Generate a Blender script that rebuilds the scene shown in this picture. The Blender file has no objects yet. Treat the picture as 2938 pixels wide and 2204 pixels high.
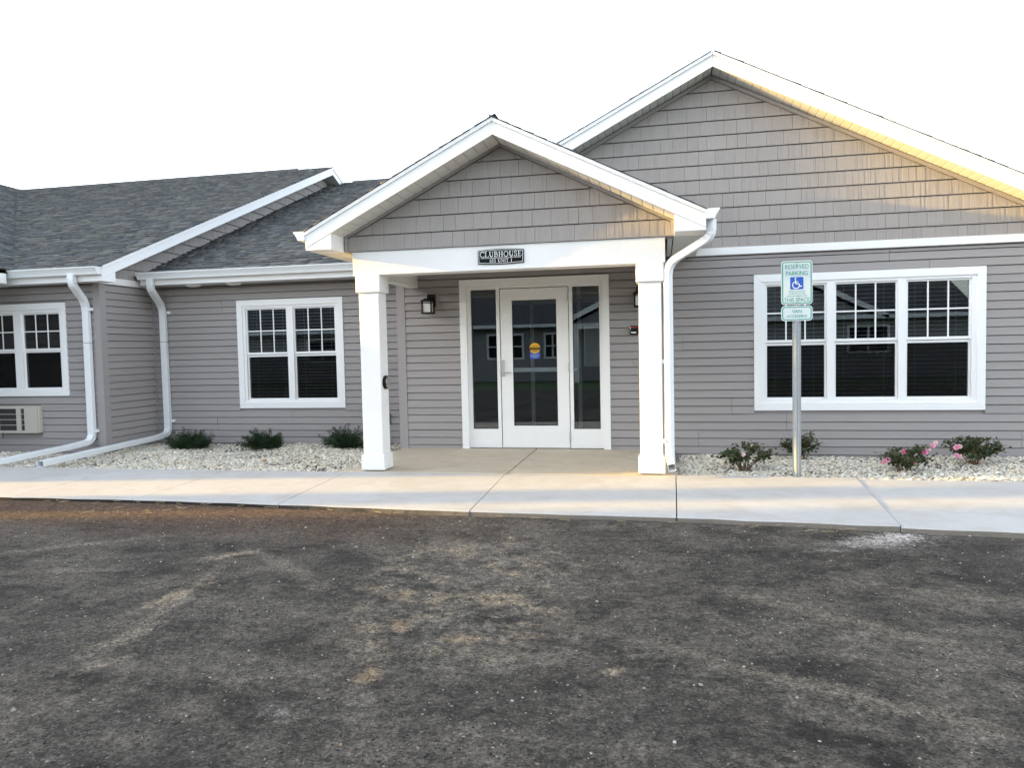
import bpy, bmesh, math, random
import numpy as np
from mathutils import Vector, Matrix
random.seed(7)
rng = np.random.default_rng(11)
SC = bpy.context.scene
COL = SC.collection
R = math.radians

# ------------------------------------------------------------------ camera
CAM_POS = Vector((2.6212, -9.4446, 1.3313))
YAW, PITCH, ROLL = 0.201606, -0.048324, -0.021126
cam = bpy.data.cameras.new('camera')
cam.sensor_fit = 'HORIZONTAL'; cam.sensor_width = 36.0; cam.lens = 25.483
cam.clip_start = 0.05; cam.clip_end = 2000
cam_ob = bpy.data.objects.new('camera', cam); COL.objects.link(cam_ob)
_f = Vector((-math.sin(YAW)*math.cos(PITCH), math.cos(YAW)*math.cos(PITCH), math.sin(PITCH)))
_r = Vector((math.cos(YAW), math.sin(YAW), 0)); _u = _r.cross(_f)
_r2 = _r*math.cos(ROLL) + _u*math.sin(ROLL); _u2 = _u*math.cos(ROLL) - _r*math.sin(ROLL)
m = Matrix((_r2, _u2, -_f)).transposed().to_4x4(); m.translation = CAM_POS
cam_ob.matrix_world = m
SC.camera = cam_ob

# ------------------------------------------------------------------ sky and sun
TO_SUN = Vector((-1.0, -0.15, 0.170)).normalized()
SUN_EL = math.asin(TO_SUN.z)
world = bpy.data.worlds.new('World'); SC.world = world; world.use_nodes = True
nt = world.node_tree
for n in list(nt.nodes): nt.nodes.remove(n)
sky = nt.nodes.new('ShaderNodeTexSky'); sky.sky_type = 'NISHITA'; sky.sun_disc = False
sky.sun_elevation = SUN_EL
sky.sun_rotation = math.atan2(TO_SUN.x, TO_SUN.y)
sky.air_density = 1.0; sky.dust_density = 2.5; sky.ozone_density = 1.6; sky.altitude = 200
hs = nt.nodes.new('ShaderNodeHueSaturation'); hs.inputs['Saturation'].default_value = 0.44
bg = nt.nodes.new('ShaderNodeBackground'); bg.inputs['Strength'].default_value = 0.15
wo = nt.nodes.new('ShaderNodeOutputWorld')
nt.links.new(sky.outputs[0], hs.inputs['Color']); nt.links.new(hs.outputs[0], bg.inputs[0]); nt.links.new(bg.outputs[0], wo.inputs[0])
sun = bpy.data.lights.new('sun', 'SUN'); sun.energy = 2.3; sun.angle = R(0.53); sun.color = (1.0, 0.62, 0.13)
sun_ob = bpy.data.objects.new('sun', sun); COL.objects.link(sun_ob)
sun_ob.rotation_euler = TO_SUN.to_track_quat('Z', 'Y').to_euler()
sun_ob.location = (-20, -3, 8)
vs = SC.view_settings
vs.view_transform = 'Standard'; vs.look = 'None'; vs.exposure = 2.75; vs.gamma = 1.0; vs.use_curve_mapping = False
SC.cycles.use_denoising = True
SC.cycles.max_bounces = 8; SC.cycles.diffuse_bounces = 4; SC.cycles.glossy_bounces = 4; SC.cycles.transparent_max_bounces = 12
SC.cycles.sample_clamp_indirect = 8

# ------------------------------------------------------------------ material helpers
def newmat(name):
    mt = bpy.data.materials.new(name); mt.use_nodes = True
    t = mt.node_tree
    for n in list(t.nodes): t.nodes.remove(n)
    out = t.nodes.new('ShaderNodeOutputMaterial')
    b = t.nodes.new('ShaderNodeBsdfPrincipled'); t.links.new(b.outputs[0], out.inputs[0])
    return mt, t, b
def N(t, typ, **kw):
    n = t.nodes.new(typ)
    for k, v in kw.items():
        if k in n.inputs: n.inputs[k].default_value = v
        else: setattr(n, k, v)
    return n
def Lk(t, a, b): t.links.new(a, b)
def objcoord(t, scale=(1, 1, 1), rot=(0, 0, 0), loc=(0, 0, 0)):
    # world-space position so that pieces do not repeat one another
    g = t.nodes.new('ShaderNodeNewGeometry'); mp = N(t, 'ShaderNodeMapping')
    mp.inputs['Scale'].default_value = scale; mp.inputs['Rotation'].default_value = rot; mp.inputs['Location'].default_value = loc
    Lk(t, g.outputs['Position'], mp.inputs[0]); return mp.outputs[0]
def noise(t, vec, scale, detail=4, rough=0.55, dist=0.0):
    n = N(t, 'ShaderNodeTexNoise'); n.inputs['Scale'].default_value = scale; n.inputs['Detail'].default_value = detail
    n.inputs['Roughness'].default_value = rough; n.inputs['Distortion'].default_value = dist
    Lk(t, vec, n.inputs['Vector']); return n.outputs['Fac']
def ramp(t, fac, p0, p1, c0=(0, 0, 0, 1), c1=(1, 1, 1, 1)):
    n = N(t, 'ShaderNodeValToRGB'); e = n.color_ramp.elements
    e[0].position = p0; e[0].color = c0; e[1].position = p1; e[1].color = c1
    Lk(t, fac, n.inputs[0]); return n.outputs[0]
def mixc(t, fac, a, b, mode='MIX'):
    n = t.nodes.new('ShaderNodeMix'); n.data_type = 'RGBA'; n.blend_type = mode
    for s, v in ((n.inputs['Factor'], fac), (n.inputs['A'], a), (n.inputs['B'], b)):
        if s.type == 'RGBA' or True:
            pass
    def put(sock, v):
        if isinstance(v, (int, float)): sock.default_value = v
        elif isinstance(v, tuple): sock.default_value = (*v[:3], 1)
        else: Lk(t, v, sock)
    fs = [s for s in n.inputs if s.name == 'Factor' and s.type == 'VALUE'][0]
    As = [s for s in n.inputs if s.name == 'A' and s.type == 'RGBA'][0]
    Bs = [s for s in n.inputs if s.name == 'B' and s.type == 'RGBA'][0]
    put(fs, fac); put(As, a); put(Bs, b)
    return [o for o in n.outputs if o.type == 'RGBA'][0]
def mth(t, op, a, b=None, clamp=False):
    n = t.nodes.new('ShaderNodeMath'); n.operation = op; n.use_clamp = clamp
    for i, v in enumerate((a, b)):
        if v is None: continue
        if isinstance(v, (int, float)): n.inputs[i].default_value = v
        else: Lk(t, v, n.inputs[i])
    return n.outputs[0]
def bump(t, b, h, strength=0.3, dist=0.01, prev=None):
    n = N(t, 'ShaderNodeBump'); n.inputs['Strength'].default_value = strength; n.inputs['Distance'].default_value = dist
    Lk(t, h, n.inputs['Height'])
    if prev: Lk(t, prev, n.inputs['Normal'])
    Lk(t, n.outputs[0], b.inputs['Normal']); return n.outputs[0]
def randval(t, lo, hi):
    oi = t.nodes.new('ShaderNodeObjectInfo'); mr = N(t, 'ShaderNodeMapRange')
    mr.inputs['To Min'].default_value = lo; mr.inputs['To Max'].default_value = hi
    Lk(t, oi.outputs['Random'], mr.inputs['Value']); return mr.outputs[0]
def scalecol(t, col, fac):
    n = t.nodes.new('ShaderNodeVectorMath'); n.operation = 'SCALE'
    if isinstance(col, tuple): n.inputs[0].default_value = col[:3]
    else: Lk(t, col, n.inputs[0])
    if isinstance(fac, (int, float)): n.inputs['Scale'].default_value = fac
    else: Lk(t, fac, n.inputs['Scale'])
    return n.outputs[0]

def plain(name, col, rough=0.5, metal=0.0, var=0.06, nscale=8.0, bscale=0.0, bstr=0.1, spec=0.5):
    mt, t, b = newmat(name)
    v = objcoord(t)
    f = noise(t, v, nscale, 5)
    c = mixc(t, f, tuple(x*(1-var) for x in col), tuple(min(1, x*(1+var)) for x in col))
    Lk(t, c, b.inputs['Base Color']); b.inputs['Roughness'].default_value = rough; b.inputs['Metallic'].default_value = metal
    b.inputs['Specular IOR Level'].default_value = spec
    if bscale: bump(t, b, noise(t, v, bscale, 4), bstr, 0.004)
    return mt

M = {}
def siding_mat(name, col, stretch):
    mt, t, b = newmat(name)
    v = objcoord(t, stretch)
    f = noise(t, v, 3.0, 6, 0.6)
    big = noise(t, objcoord(t), 0.7, 3)
    c = mixc(t, f, tuple(x*0.94 for x in col), tuple(x*1.05 for x in col))
    c = mixc(t, mth(t, 'MULTIPLY', ramp(t, big, 0.35, 0.75), 0.18), c, tuple(x*y for x, y in zip(col, (0.86, 0.85, 0.84))))
    c = scalecol(t, c, randval(t, 0.965, 1.035))
    Lk(t, c, b.inputs['Base Color']); b.inputs['Roughness'].default_value = 0.55
    b.inputs['Specular IOR Level'].default_value = 0.3
    bump(t, b, f, 0.25, 0.003)
    return mt
SIDE = (0.314, 0.291, 0.285)
M['siding'] = siding_mat('vinyl_siding', SIDE, (2.2, 2.2, 46))
def shake_mat():
    mt, t, b = newmat('shake_siding')
    v = objcoord(t, (34, 34, 1.6))
    f = noise(t, v, 1.6, 6, 0.62)
    c = mixc(t, f, (0.275, 0.250, 0.236), (0.352, 0.324, 0.308))
    c = scalecol(t, c, randval(t, 0.975, 1.025))
    Lk(t, c, b.inputs['Base Color']); b.inputs['Roughness'].default_value = 0.55
    b.inputs['Specular IOR Level'].default_value = 0.3
    bump(t, b, f, 0.5, 0.006); return mt
M['shake'] = shake_mat()
def white_wood():
    mt, t, b = newmat('white_painted_wood')
    v = objcoord(t, (26, 26, 2.2))
    f = noise(t, v, 1.5, 6, 0.65, 0.6)
    dirt = noise(t, objcoord(t), 2.3, 5)
    c = mixc(t, ramp(t, dirt, 0.42, 0.8), (0.81, 0.81, 0.805), (0.755, 0.75, 0.735))
    Lk(t, c, b.inputs['Base Color']); b.inputs['Roughness'].default_value = 0.5
    bump(t, b, f, 0.45, 0.004); return mt
M['wood'] = white_wood()
M['trim'] = plain('white_vinyl_trim', (0.84, 0.84, 0.84), 0.4, 0, 0.03, 3, 60, 0.05)
M['metal_white'] = plain('white_coated_metal', (0.76, 0.785, 0.80), 0.32, 0, 0.04, 5, 30, 0.05)
M['soffit'] = plain('white_soffit_panel', (0.66, 0.66, 0.64), 0.5, 0, 0.04, 6)
M['door_paint'] = plain('white_door_paint', (0.82, 0.82, 0.81), 0.42, 0, 0.03, 4, 80, 0.04)
M['black'] = plain('black_metal', (0.008, 0.008, 0.009), 0.55, spec=0.2)
M['dark'] = plain('dark_interior', (0.055, 0.05, 0.046), 0.9)
M['gasket'] = plain('dark_gasket', (0.03, 0.03, 0.03), 0.7)
M['frosted'] = plain('frosted_lamp_glass', (0.78, 0.77, 0.74), 0.3)
M['steel'] = plain('brushed_steel', (0.55, 0.54, 0.52), 0.35, 0.9, 0.06, 40)
M['galv'] = plain('galvanised_steel', (0.36, 0.385, 0.40), 0.55, 0.35, 0.16, 22)
M['sign_white'] = plain('reflective_white_sheet', (0.60, 0.67, 0.68), 0.5, 0, 0.02, 3)
M['sign_green'] = plain('green_sign_ink', (0.012, 0.26, 0.19), 0.4, 0, 0.04, 9)
M['sign_blue'] = plain('blue_sign_ink', (0.012, 0.09, 0.46), 0.4, 0, 0.04, 9)
M['sign_ink'] = plain('white_sign_ink', (0.78, 0.80, 0.82), 0.4, 0, 0.02, 5)
M['plaque'] = plain('black_plaque_enamel', (0.010, 0.011, 0.012), 0.6, 0, 0.05, 12, spec=0.1)
M['plaque_ink'] = plain('plaque_white_enamel', (0.74, 0.76, 0.76), 0.35, 0, 0.02, 9)
M['decal_yellow'] = plain('yellow_decal', (0.75, 0.40, 0.02), 0.4, 0, 0.03, 12)
M['decal_blue'] = plain('blue_decal', (0.02, 0.09, 0.42), 0.4, 0, 0.05, 12)
M['blind'] = plain('white_blind_slat', (0.80, 0.80, 0.78), 0.5, 0, 0.04, 8)
M['ac'] = plain('beige_enamel', (0.50, 0.475, 0.415), 0.45, 0, 0.04, 6)
M['gasket_grey'] = plain('grey_plastic', (0.20, 0.19, 0.19), 0.5)
M['red'] = plain('red_plastic', (0.30, 0.01, 0.02), 0.35)
M['green_led'] = plain('green_plastic', (0.02, 0.25, 0.07), 0.35)
M['bark'] = plain('bark', (0.10, 0.07, 0.05), 0.9, 0, 0.3, 30, 60, 0.6)
M['twig'] = plain('rose_stem', (0.14, 0.085, 0.045), 0.8, 0, 0.3, 60)
M['lawn'] = plain('lawn', (0.045, 0.085, 0.022), 0.9, 0, 0.4, 14, 40, 0.8)
M['soil'] = plain('dark_soil', (0.11, 0.095, 0.08), 0.95, 0, 0.3, 30, 90, 0.6)
M['straw'] = plain('dry_straw', (0.50, 0.38, 0.19), 0.8)
M['leafbrown'] = plain('dry_leaf', (0.33, 0.13, 0.045), 0.7, 0, 0.2, 60)

def glass_mat():
    mt = bpy.data.materials.new('window_glass'); mt.use_nodes = True; t = mt.node_tree
    for n in list(t.nodes): t.nodes.remove(n)
    out = t.nodes.new('ShaderNodeOutputMaterial')
    tr = N(t, 'ShaderNodeBsdfTransparent'); tr.inputs[0].default_value = (0.80, 0.83, 0.82, 1)
    gl = N(t, 'ShaderNodeBsdfGlossy'); gl.inputs['Roughness'].default_value = 0.004; gl.inputs['Color'].default_value = (0.9, 0.95, 1, 1)
    fr = N(t, 'ShaderNodeFresnel'); fr.inputs['IOR'].default_value = 1.85
    v = objcoord(t); bp = N(t, 'ShaderNodeBump'); bp.inputs['Strength'].default_value = 0.03; bp.inputs['Distance'].default_value = 0.004
    Lk(t, noise(t, v, 2.2, 2), bp.inputs['Height']); Lk(t, bp.outputs[0], gl.inputs['Normal']); Lk(t, bp.outputs[0], fr.inputs['Normal'])
    mx = t.nodes.new('ShaderNodeMixShader'); Lk(t, fr.outputs[0], mx.inputs[0]); Lk(t, tr.outputs[0], mx.inputs[1]); Lk(t, gl.outputs[0], mx.inputs[2])
    Lk(t, mx.outputs[0], out.inputs[0]); return mt
M['glass'] = glass_mat()

def screen_mat():
    mt = bpy.data.materials.new('insect_screen'); mt.use_nodes = True; t = mt.node_tree
    for n in list(t.nodes): t.nodes.remove(n)
    out = t.nodes.new('ShaderNodeOutputMaterial'); tr = N(t, 'ShaderNodeBsdfTransparent'); df = N(t, 'ShaderNodeBsdfDiffuse'); df.inputs[0].default_value = (0.008, 0.008, 0.008, 1)
    f = noise(t, objcoord(t), 3, 2); mx = t.nodes.new('ShaderNodeMixShader')
    k = N(t, 'ShaderNodeMapRange'); k.inputs['To Min'].default_value = 0.26; k.inputs['To Max'].default_value = 0.34; Lk(t, f, k.inputs['Value'])
    Lk(t, k.outputs[0], mx.inputs[0]); Lk(t, tr.outputs[0], mx.inputs[1]); Lk(t, df.outputs[0], mx.inputs[2]); Lk(t, mx.outputs[0], out.inputs[0]); return mt
M['screen'] = screen_mat()
def attr_mat(name, rough, nscale, var, bscale=0, bstr=0.3, bdist=0.004, sub=0.0):
    mt, t, b = newmat(name)
    a = N(t, 'ShaderNodeAttribute', attribute_name='tint')
    f = noise(t, objcoord(t), nscale, 4)
    k = N(t, 'ShaderNodeMapRange'); k.inputs['To Min'].default_value = 1-var; k.inputs['To Max'].default_value = 1+var
    Lk(t, f, k.inputs['Value'])
    Lk(t, scalecol(t, a.outputs['Color'], k.outputs[0]), b.inputs['Base Color'])
    b.inputs['Roughness'].default_value = rough; b.inputs['Specular IOR Level'].default_value = 0.25
    if bscale: bump(t, b, noise(t, objcoord(t), bscale, 3), bstr, bdist)
    return mt
M['shingle'] = attr_mat('asphalt_shingle', 0.9, 220, 0.45, 300, 0.4, 0.003)
M['stone'] = attr_mat('river_stone', 0.75, 60, 0.14, 90, 0.25, 0.003)
M['needle'] = attr_mat('juniper_needle', 0.6, 40, 0.2)
M['leaf'] = attr_mat('rose_leaf', 0.5, 60, 0.2)
M['petal'] = attr_mat('pink_petal', 0.55, 60, 0.12)
M['treeleaf'] = attr_mat('tree_leaf', 0.6, 10, 0.2)

def concrete(name, c0, c1, stain):
    mt, t, b = newmat(name)
    v = objcoord(t)
    f = noise(t, v, 1.1, 7, 0.62); g = noise(t, v, 180, 2, 0.6); s = noise(t, objcoord(t, (1, 1, 1), loc=(7, 3, 1)), 2.3, 6, 0.7, 0.8)
    c = mixc(t, ramp(t, f, 0.3, 0.7), c0, c1)
    c = mixc(t, mth(t, 'MULTIPLY', ramp(t, s, 0.48, 0.74), 0.75), c, stain)
    s2 = noise(t, objcoord(t, (1, 1, 1), loc=(1, 8, 4)), 6.0, 8, 0.75)
    c = mixc(t, mth(t, 'MULTIPLY', ramp(t, s2, 0.45, 0.72), 0.35), c, scalecol(t, stain, 0.9))
    c = mixc(t, mth(t, 'MULTIPLY', ramp(t, g, 0.4, 0.7), 0.12), c, (0.25, 0.25, 0.25))
    sp = noise(t, objcoord(t, loc=(3, 9, 2)), 26, 3, 0.5)
    c = mixc(t, mth(t, 'MULTIPLY', ramp(t, sp, 0.70, 0.76), 0.30), c, (0.16, 0.13, 0.10))
    Lk(t, c, b.inputs['Base Color']); b.inputs['Roughness'].default_value = 0.85
    br = noise(t, objcoord(t, (3, 260, 1)), 1.0, 2)
    n1 = bump(t, b, g, 0.25, 0.002); bump(t, b, br, 0.18, 0.002, n1)
    return mt
M['walk'] = concrete('sidewalk_concrete', (0.415, 0.410, 0.400), (0.470, 0.466, 0.458), (0.370, 0.340, 0.300))
M['patio'] = concrete('patio_concrete', (0.45, 0.385, 0.29), (0.52, 0.45, 0.35), (0.36, 0.29, 0.20))
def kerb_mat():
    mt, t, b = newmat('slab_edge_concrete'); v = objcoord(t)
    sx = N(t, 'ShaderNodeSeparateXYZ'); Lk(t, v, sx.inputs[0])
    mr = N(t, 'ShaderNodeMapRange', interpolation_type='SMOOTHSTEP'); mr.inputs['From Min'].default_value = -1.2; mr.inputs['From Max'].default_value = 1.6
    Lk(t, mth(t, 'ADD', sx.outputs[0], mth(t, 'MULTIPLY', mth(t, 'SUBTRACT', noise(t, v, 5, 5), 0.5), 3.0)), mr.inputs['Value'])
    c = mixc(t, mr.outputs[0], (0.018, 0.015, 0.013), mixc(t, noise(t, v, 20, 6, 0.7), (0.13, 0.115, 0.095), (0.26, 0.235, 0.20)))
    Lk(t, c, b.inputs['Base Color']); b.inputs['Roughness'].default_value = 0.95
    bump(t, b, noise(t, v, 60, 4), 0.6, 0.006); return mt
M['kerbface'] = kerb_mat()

def asphalt():
    mt, t, b = newmat('asphalt')
    v = objcoord(t)
    sx = N(t, 'ShaderNodeSeparateXYZ'); Lk(t, v, sx.inputs[0]); X, Y = sx.outputs[0], sx.outputs[1]
    ag = N(t, 'ShaderNodeTexVoronoi'); ag.inputs['Scale'].default_value = 120; Lk(t, v, ag.inputs['Vector'])
    ag2 = noise(t, v, 55, 6, 0.8); mid = noise(t, v, 9, 8, 0.75); big = noise(t, v, 0.8, 8, 0.66, 0.4)
    nz = noise(t, v, 7, 7, 0.72); nz2 = noise(t, v, 24, 5, 0.7); nz3 = noise(t, v, 85, 3, 0.7)
    # slow tones: dark binder, worn grey, dust
    patch = noise(t, v, 2.6, 12, 0.76, 0.3)
    c = mixc(t, ramp(t, patch, 0.40, 0.60), (0.024, 0.0215, 0.0195), (0.120, 0.109, 0.095))
    d1 = noise(t, objcoord(t, (0.35, 1.0, 1), (0, 0, R(16))), 2.4, 10, 0.74, 0.5)
    d2 = noise(t, objcoord(t, (0.20, 1.4, 1), (0, 0, R(-24)), (4, 1, 0)), 1.8, 10, 0.74, 0.3)
    dust = mth(t, 'MULTIPLY', ramp(t, d1, 0.46, 0.66), ramp(t, mid, 0.35, 0.62))
    c = mixc(t, mth(t, 'MULTIPLY', dust, 0.8), c, (0.200, 0.184, 0.162))
    c = mixc(t, mth(t, 'MULTIPLY', ramp(t, d2, 0.52, 0.66), 0.55), c, (0.150, 0.138, 0.122))
    c = mixc(t, mth(t, 'MULTIPLY', ramp(t, big, 0.50, 0.64), 0.60), c, (0.034, 0.033, 0.032))
    wob = mth(t, 'ADD', mth(t, 'ADD', mth(t, 'MULTIPLY', mth(t, 'SUBTRACT', nz, 0.5), 2.4), mth(t, 'MULTIPLY', mth(t, 'SUBTRACT', nz2, 0.5), 1.7)), mth(t, 'MULTIPLY', mth(t, 'SUBTRACT', nz3, 0.5), 1.3))
    def dist(x, y, rx, ry, ang):
        ca, sa = math.cos(R(ang)), math.sin(R(ang))
        dx = mth(t, 'SUBTRACT', X, x); dy = mth(t, 'SUBTRACT', Y, y)
        u = mth(t, 'DIVIDE', mth(t, 'ADD', mth(t, 'MULTIPLY', dx, ca), mth(t, 'MULTIPLY', dy, sa)), rx)
        w = mth(t, 'DIVIDE', mth(t, 'SUBTRACT', mth(t, 'MULTIPLY', dy, ca), mth(t, 'MULTIPLY', dx, sa)), ry)
        return mth(t, 'SQRT', mth(t, 'ADD', mth(t, 'MULTIPLY', u, u), mth(t, 'MULTIPLY', w, w)))
    def mask(d, k, soft):
        mr = N(t, 'ShaderNodeMapRange', interpolation_type='SMOOTHSTEP')
        mr.inputs['From Min'].default_value = 1.0; mr.inputs['From Max'].default_value = 1.0-soft
        mr.inputs['To Min'].default_value = 0; mr.inputs['To Max'].default_value = k
        Lk(t, d, mr.inputs['Value']); return mr.outputs[0]
    crumble = mth(t, 'ADD', 0.35, mth(t, 'MULTIPLY', ramp(t, noise(t, objcoord(t, loc=(9, 4, 0)), 30, 6, 0.8), 0.40, 0.58), 0.65))
    def blob(c, x, y, rx, ry, ang, col, k, soft=0.95, wb=1.0):
        return mixc(t, mth(t, 'MULTIPLY', crumble, mask(mth(t, 'ADD', dist(x, y, rx, ry, ang), mth(t, 'MULTIPLY', wob, wb)), k, soft)), c, col)
    clay = (0.36, 0.290, 0.205); grey = (0.230, 0.212, 0.185); pale = (0.40, 0.385, 0.37); dusty = (0.255, 0.225, 0.185)
    # tyre tracks of tracked-in dust
    for (x0, y0, x1, y1, w_, k_) in ((-0.30, -4.85, 0.10, -6.70, 0.10, 0.55), (-0.30, -4.80, 0.75, -5.55, 0.09, 0.45), (-2.2, -5.25, -1.1, -4.55, 0.09, 0.55), (-1.7, -5.58, -0.6, -5.35, 0.07, 0.4),
                                     (2.6, -5.0, 4.4, -6.2, 0.12, 0.35), (2.9, -6.2, 4.0, -6.75, 0.10, 0.35), (3.4, -4.9, 4.9, -5.35, 0.10, 0.35), (0.05, -6.85, 0.25, -6.45, 0.05, 0.5), (2.3, -5.9, 3.4, -6.5, 0.07, 0.35)):
        L_ = math.hypot(x1-x0, y1-y0)
        c = blob(c, (x0+x1)/2, (y0+y1)/2, L_*0.62, w_, math.degrees(math.atan2(y1-y0, x1-x0)), dusty, k_*1.45, 1.0, 0.8)
    # crumbs of clay dropped in front of the door
    reg = mask(mth(t, 'ADD', dist(1.45, -5.30, 0.95, 1.65, 10), mth(t, 'MULTIPLY', wob, 0.35)), 1.0, 0.7)
    c = mixc(t, mth(t, 'MULTIPLY', reg, mth(t, 'MULTIPLY', ramp(t, mid, 0.44, 0.60), 0.62)), c, grey)
    pn = noise(t, objcoord(t, (0.8, 1, 1), loc=(3.1, 1.7, 0)), 6.5, 9, 0.70)
    c = mixc(t, mth(t, 'MULTIPLY', reg, mth(t, 'MULTIPLY', crumble, mth(t, 'MULTIPLY', ramp(t, pn, 0.515, 0.60), 0.85))), c, mixc(t, nz, clay, (0.30, 0.26, 0.20)))
    for a in ((-0.28, -4.97, 0.28, 0.085, 40, (0.38, 0.325, 0.25), 1.25), (-0.13, -5.80, 0.34, 0.07, 78, (0.32, 0.265, 0.195), 1.1), (0.02, -6.35, 0.30, 0.08, 75, dusty, 0.85),
              (1.373, -6.60, 0.085, 0.12, 0, (0.36, 0.265, 0.17), 0.9), (1.315, -6.03, 0.06, 0.13, 20, (0.36, 0.265, 0.17), 0.85), (1.68, -6.13, 0.17, 0.07, 15, (0.36, 0.28, 0.19), 0.9), (1.52, -6.2, 0.09, 0.07, 0, grey, 0.8),
              (1.74, -5.56, 0.17, 0.15, 10, clay, 0.8), (1.20, -5.54, 0.10, 0.09, 0, (0.36, 0.265, 0.17), 0.7), (1.24, -4.61, 0.15, 0.11, 0, clay, 0.75), (1.52, -4.28, 0.08, 0.10, 0, clay, 0.8), (1.9, -4.62, 0.14, 0.09, 0, (0.30, 0.27, 0.22), 0.7),
              (2.40, -6.38, 0.07, 0.06, 0, (0.38, 0.32, 0.24), 0.85), (1.15, -6.95, 0.13, 0.10, 0, pale, 0.35), (1.42, -6.82, 0.10, 0.08, 0, grey, 0.7), (0.85, -6.72, 0.12, 0.08, 0, grey, 0.6),
              (4.15, -4.02, 0.55, 0.22, 28, pale, 1.25), (4.30, -3.90, 0.24, 0.12, 25, (0.60, 0.57, 0.57), 1.5), (3.75, -4.32, 0.30, 0.09, 20, pale, 0.5)):
        c = blob(c, *a)
    # reddish-brown tone along the walk at the left, fading out to the right
    mr = N(t, 'ShaderNodeMapRange', interpolation_type='SMOOTHSTEP'); mr.inputs['From Min'].default_value = -4.9; mr.inputs['From Max'].default_value = -3.7
    Lk(t, mth(t, 'ADD', Y, mth(t, 'MULTIPLY', mth(t, 'SUBTRACT', nz, 0.5), 1.6)), mr.inputs['Value'])
    mx = N(t, 'ShaderNodeMapRange', interpolation_type='SMOOTHSTEP'); mx.inputs['From Min'].default_value = 2.4; mx.inputs['From Max'].default_value = -1.0
    Lk(t, X, mx.inputs['Value'])
    cl = mth(t, 'MULTIPLY', mth(t, 'MULTIPLY', mr.outputs[0], mx.outputs[0]), 0.88)
    c = mixc(t, cl, c, mixc(t, ramp(t, nz2, 0.35, 0.65), (0.062, 0.036, 0.025), (0.19, 0.122, 0.083)))
    # stone grain over everything
    gA = N(t, 'ShaderNodeMapRange'); gA.inputs['From Min'].default_value = 0.30; gA.inputs['From Max'].default_value = 0.70; gA.inputs['To Min'].default_value = 0.40; gA.inputs['To Max'].default_value = 1.55; Lk(t, ag2, gA.inputs['Value'])
    bw = N(t, 'ShaderNodeSeparateColor'); Lk(t, ag.outputs['Color'], bw.inputs[0])
    gB = N(t, 'ShaderNodeMapRange'); gB.inputs['To Min'].default_value = 0.55; gB.inputs['To Max'].default_value = 1.45; Lk(t, bw.outputs[0], gB.inputs['Value'])
    gC = N(t, 'ShaderNodeMapRange'); gC.inputs['From Min'].default_value = 0.36; gC.inputs['From Max'].default_value = 0.64; gC.inputs['To Min'].default_value = 0.50; gC.inputs['To Max'].default_value = 1.50
    Lk(t, noise(t, objcoord(t, loc=(2, 6, 0)), 20, 10, 0.82), gC.inputs['Value'])
    c = scalecol(t, c, mth(t, 'MULTIPLY', gC.outputs[0], mth(t, 'MULTIPLY', gA.outputs[0], gB.outputs[0])))
    pits = noise(t, objcoord(t, loc=(5, 2, 0)), 17, 9, 0.78)
    c = mixc(t, mth(t, 'MULTIPLY', ramp(t, pits, 0.55, 0.63), 0.80), c, (0.013, 0.013, 0.013))
    # pale grit
    vg = N(t, 'ShaderNodeTexVoronoi'); vg.inputs['Scale'].default_value = 26; Lk(t, v, vg.inputs['Vector'])
    gr = mth(t, 'MULTIPLY', mth(t, 'LESS_THAN', vg.outputs['Distance'], 0.10), ramp(t, vg.outputs['Color'], 0.60, 0.64))
    c = mixc(t, mth(t, 'MULTIPLY', gr, 0.6), c, (0.33, 0.31, 0.28))
    c = scalecol(t, mixc(t, 1.0, c, (1.04, 1.0, 0.94), 'MULTIPLY'), 0.79)
    Lk(t, c, b.inputs['Base Color']); b.inputs['Roughness'].default_value = 0.88; b.inputs['Specular IOR Level'].default_value = 0.2
    n1 = bump(t, b, ag2, 0.7, 0.010); bump(t, b, ag.outputs['Distance'], 0.5, 0.006, n1)
    return mt
M['asphalt'] = asphalt()

# ------------------------------------------------------------------ object helpers
WORLD_LOC = {}
def link(o, parent=None):
    COL.objects.link(o)
    if parent is not None:
        o.parent = parent
        top = parent
        o.matrix_parent_inverse = Matrix.Translation(-WORLD_LOC.get(parent.name, Vector((0, 0, 0))))
    return o
def mesh_obj(name, verts, faces, mat, parent=None, smooth=False, kind=None, label=None):
    me = bpy.data.meshes.new(name)
    me.from_pydata(verts, [], faces); me.update()
    if mat: me.materials.append(mat)
    if smooth: me.shade_smooth()
    o = bpy.data.objects.new(name, me); link(o, parent)
    if kind: o['kind'] = kind
    if label: o['label'] = label
    return o
def thing(name, label, cat, loc=(0, 0, 0), group=None):
    o = bpy.data.objects.new(name, None); COL.objects.link(o)
    o.location = loc; o.empty_display_size = 0.2
    WORLD_LOC[o.name] = Vector(loc)
    o['label'] = label; o['category'] = cat
    if group: o['group'] = group
    return o
def tag(o, label, cat, group=None):
    o['label'] = label; o['category'] = cat
    if group: o['group'] = group
    return o
def struct(o): o['kind'] = 'structure'; return o

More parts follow.
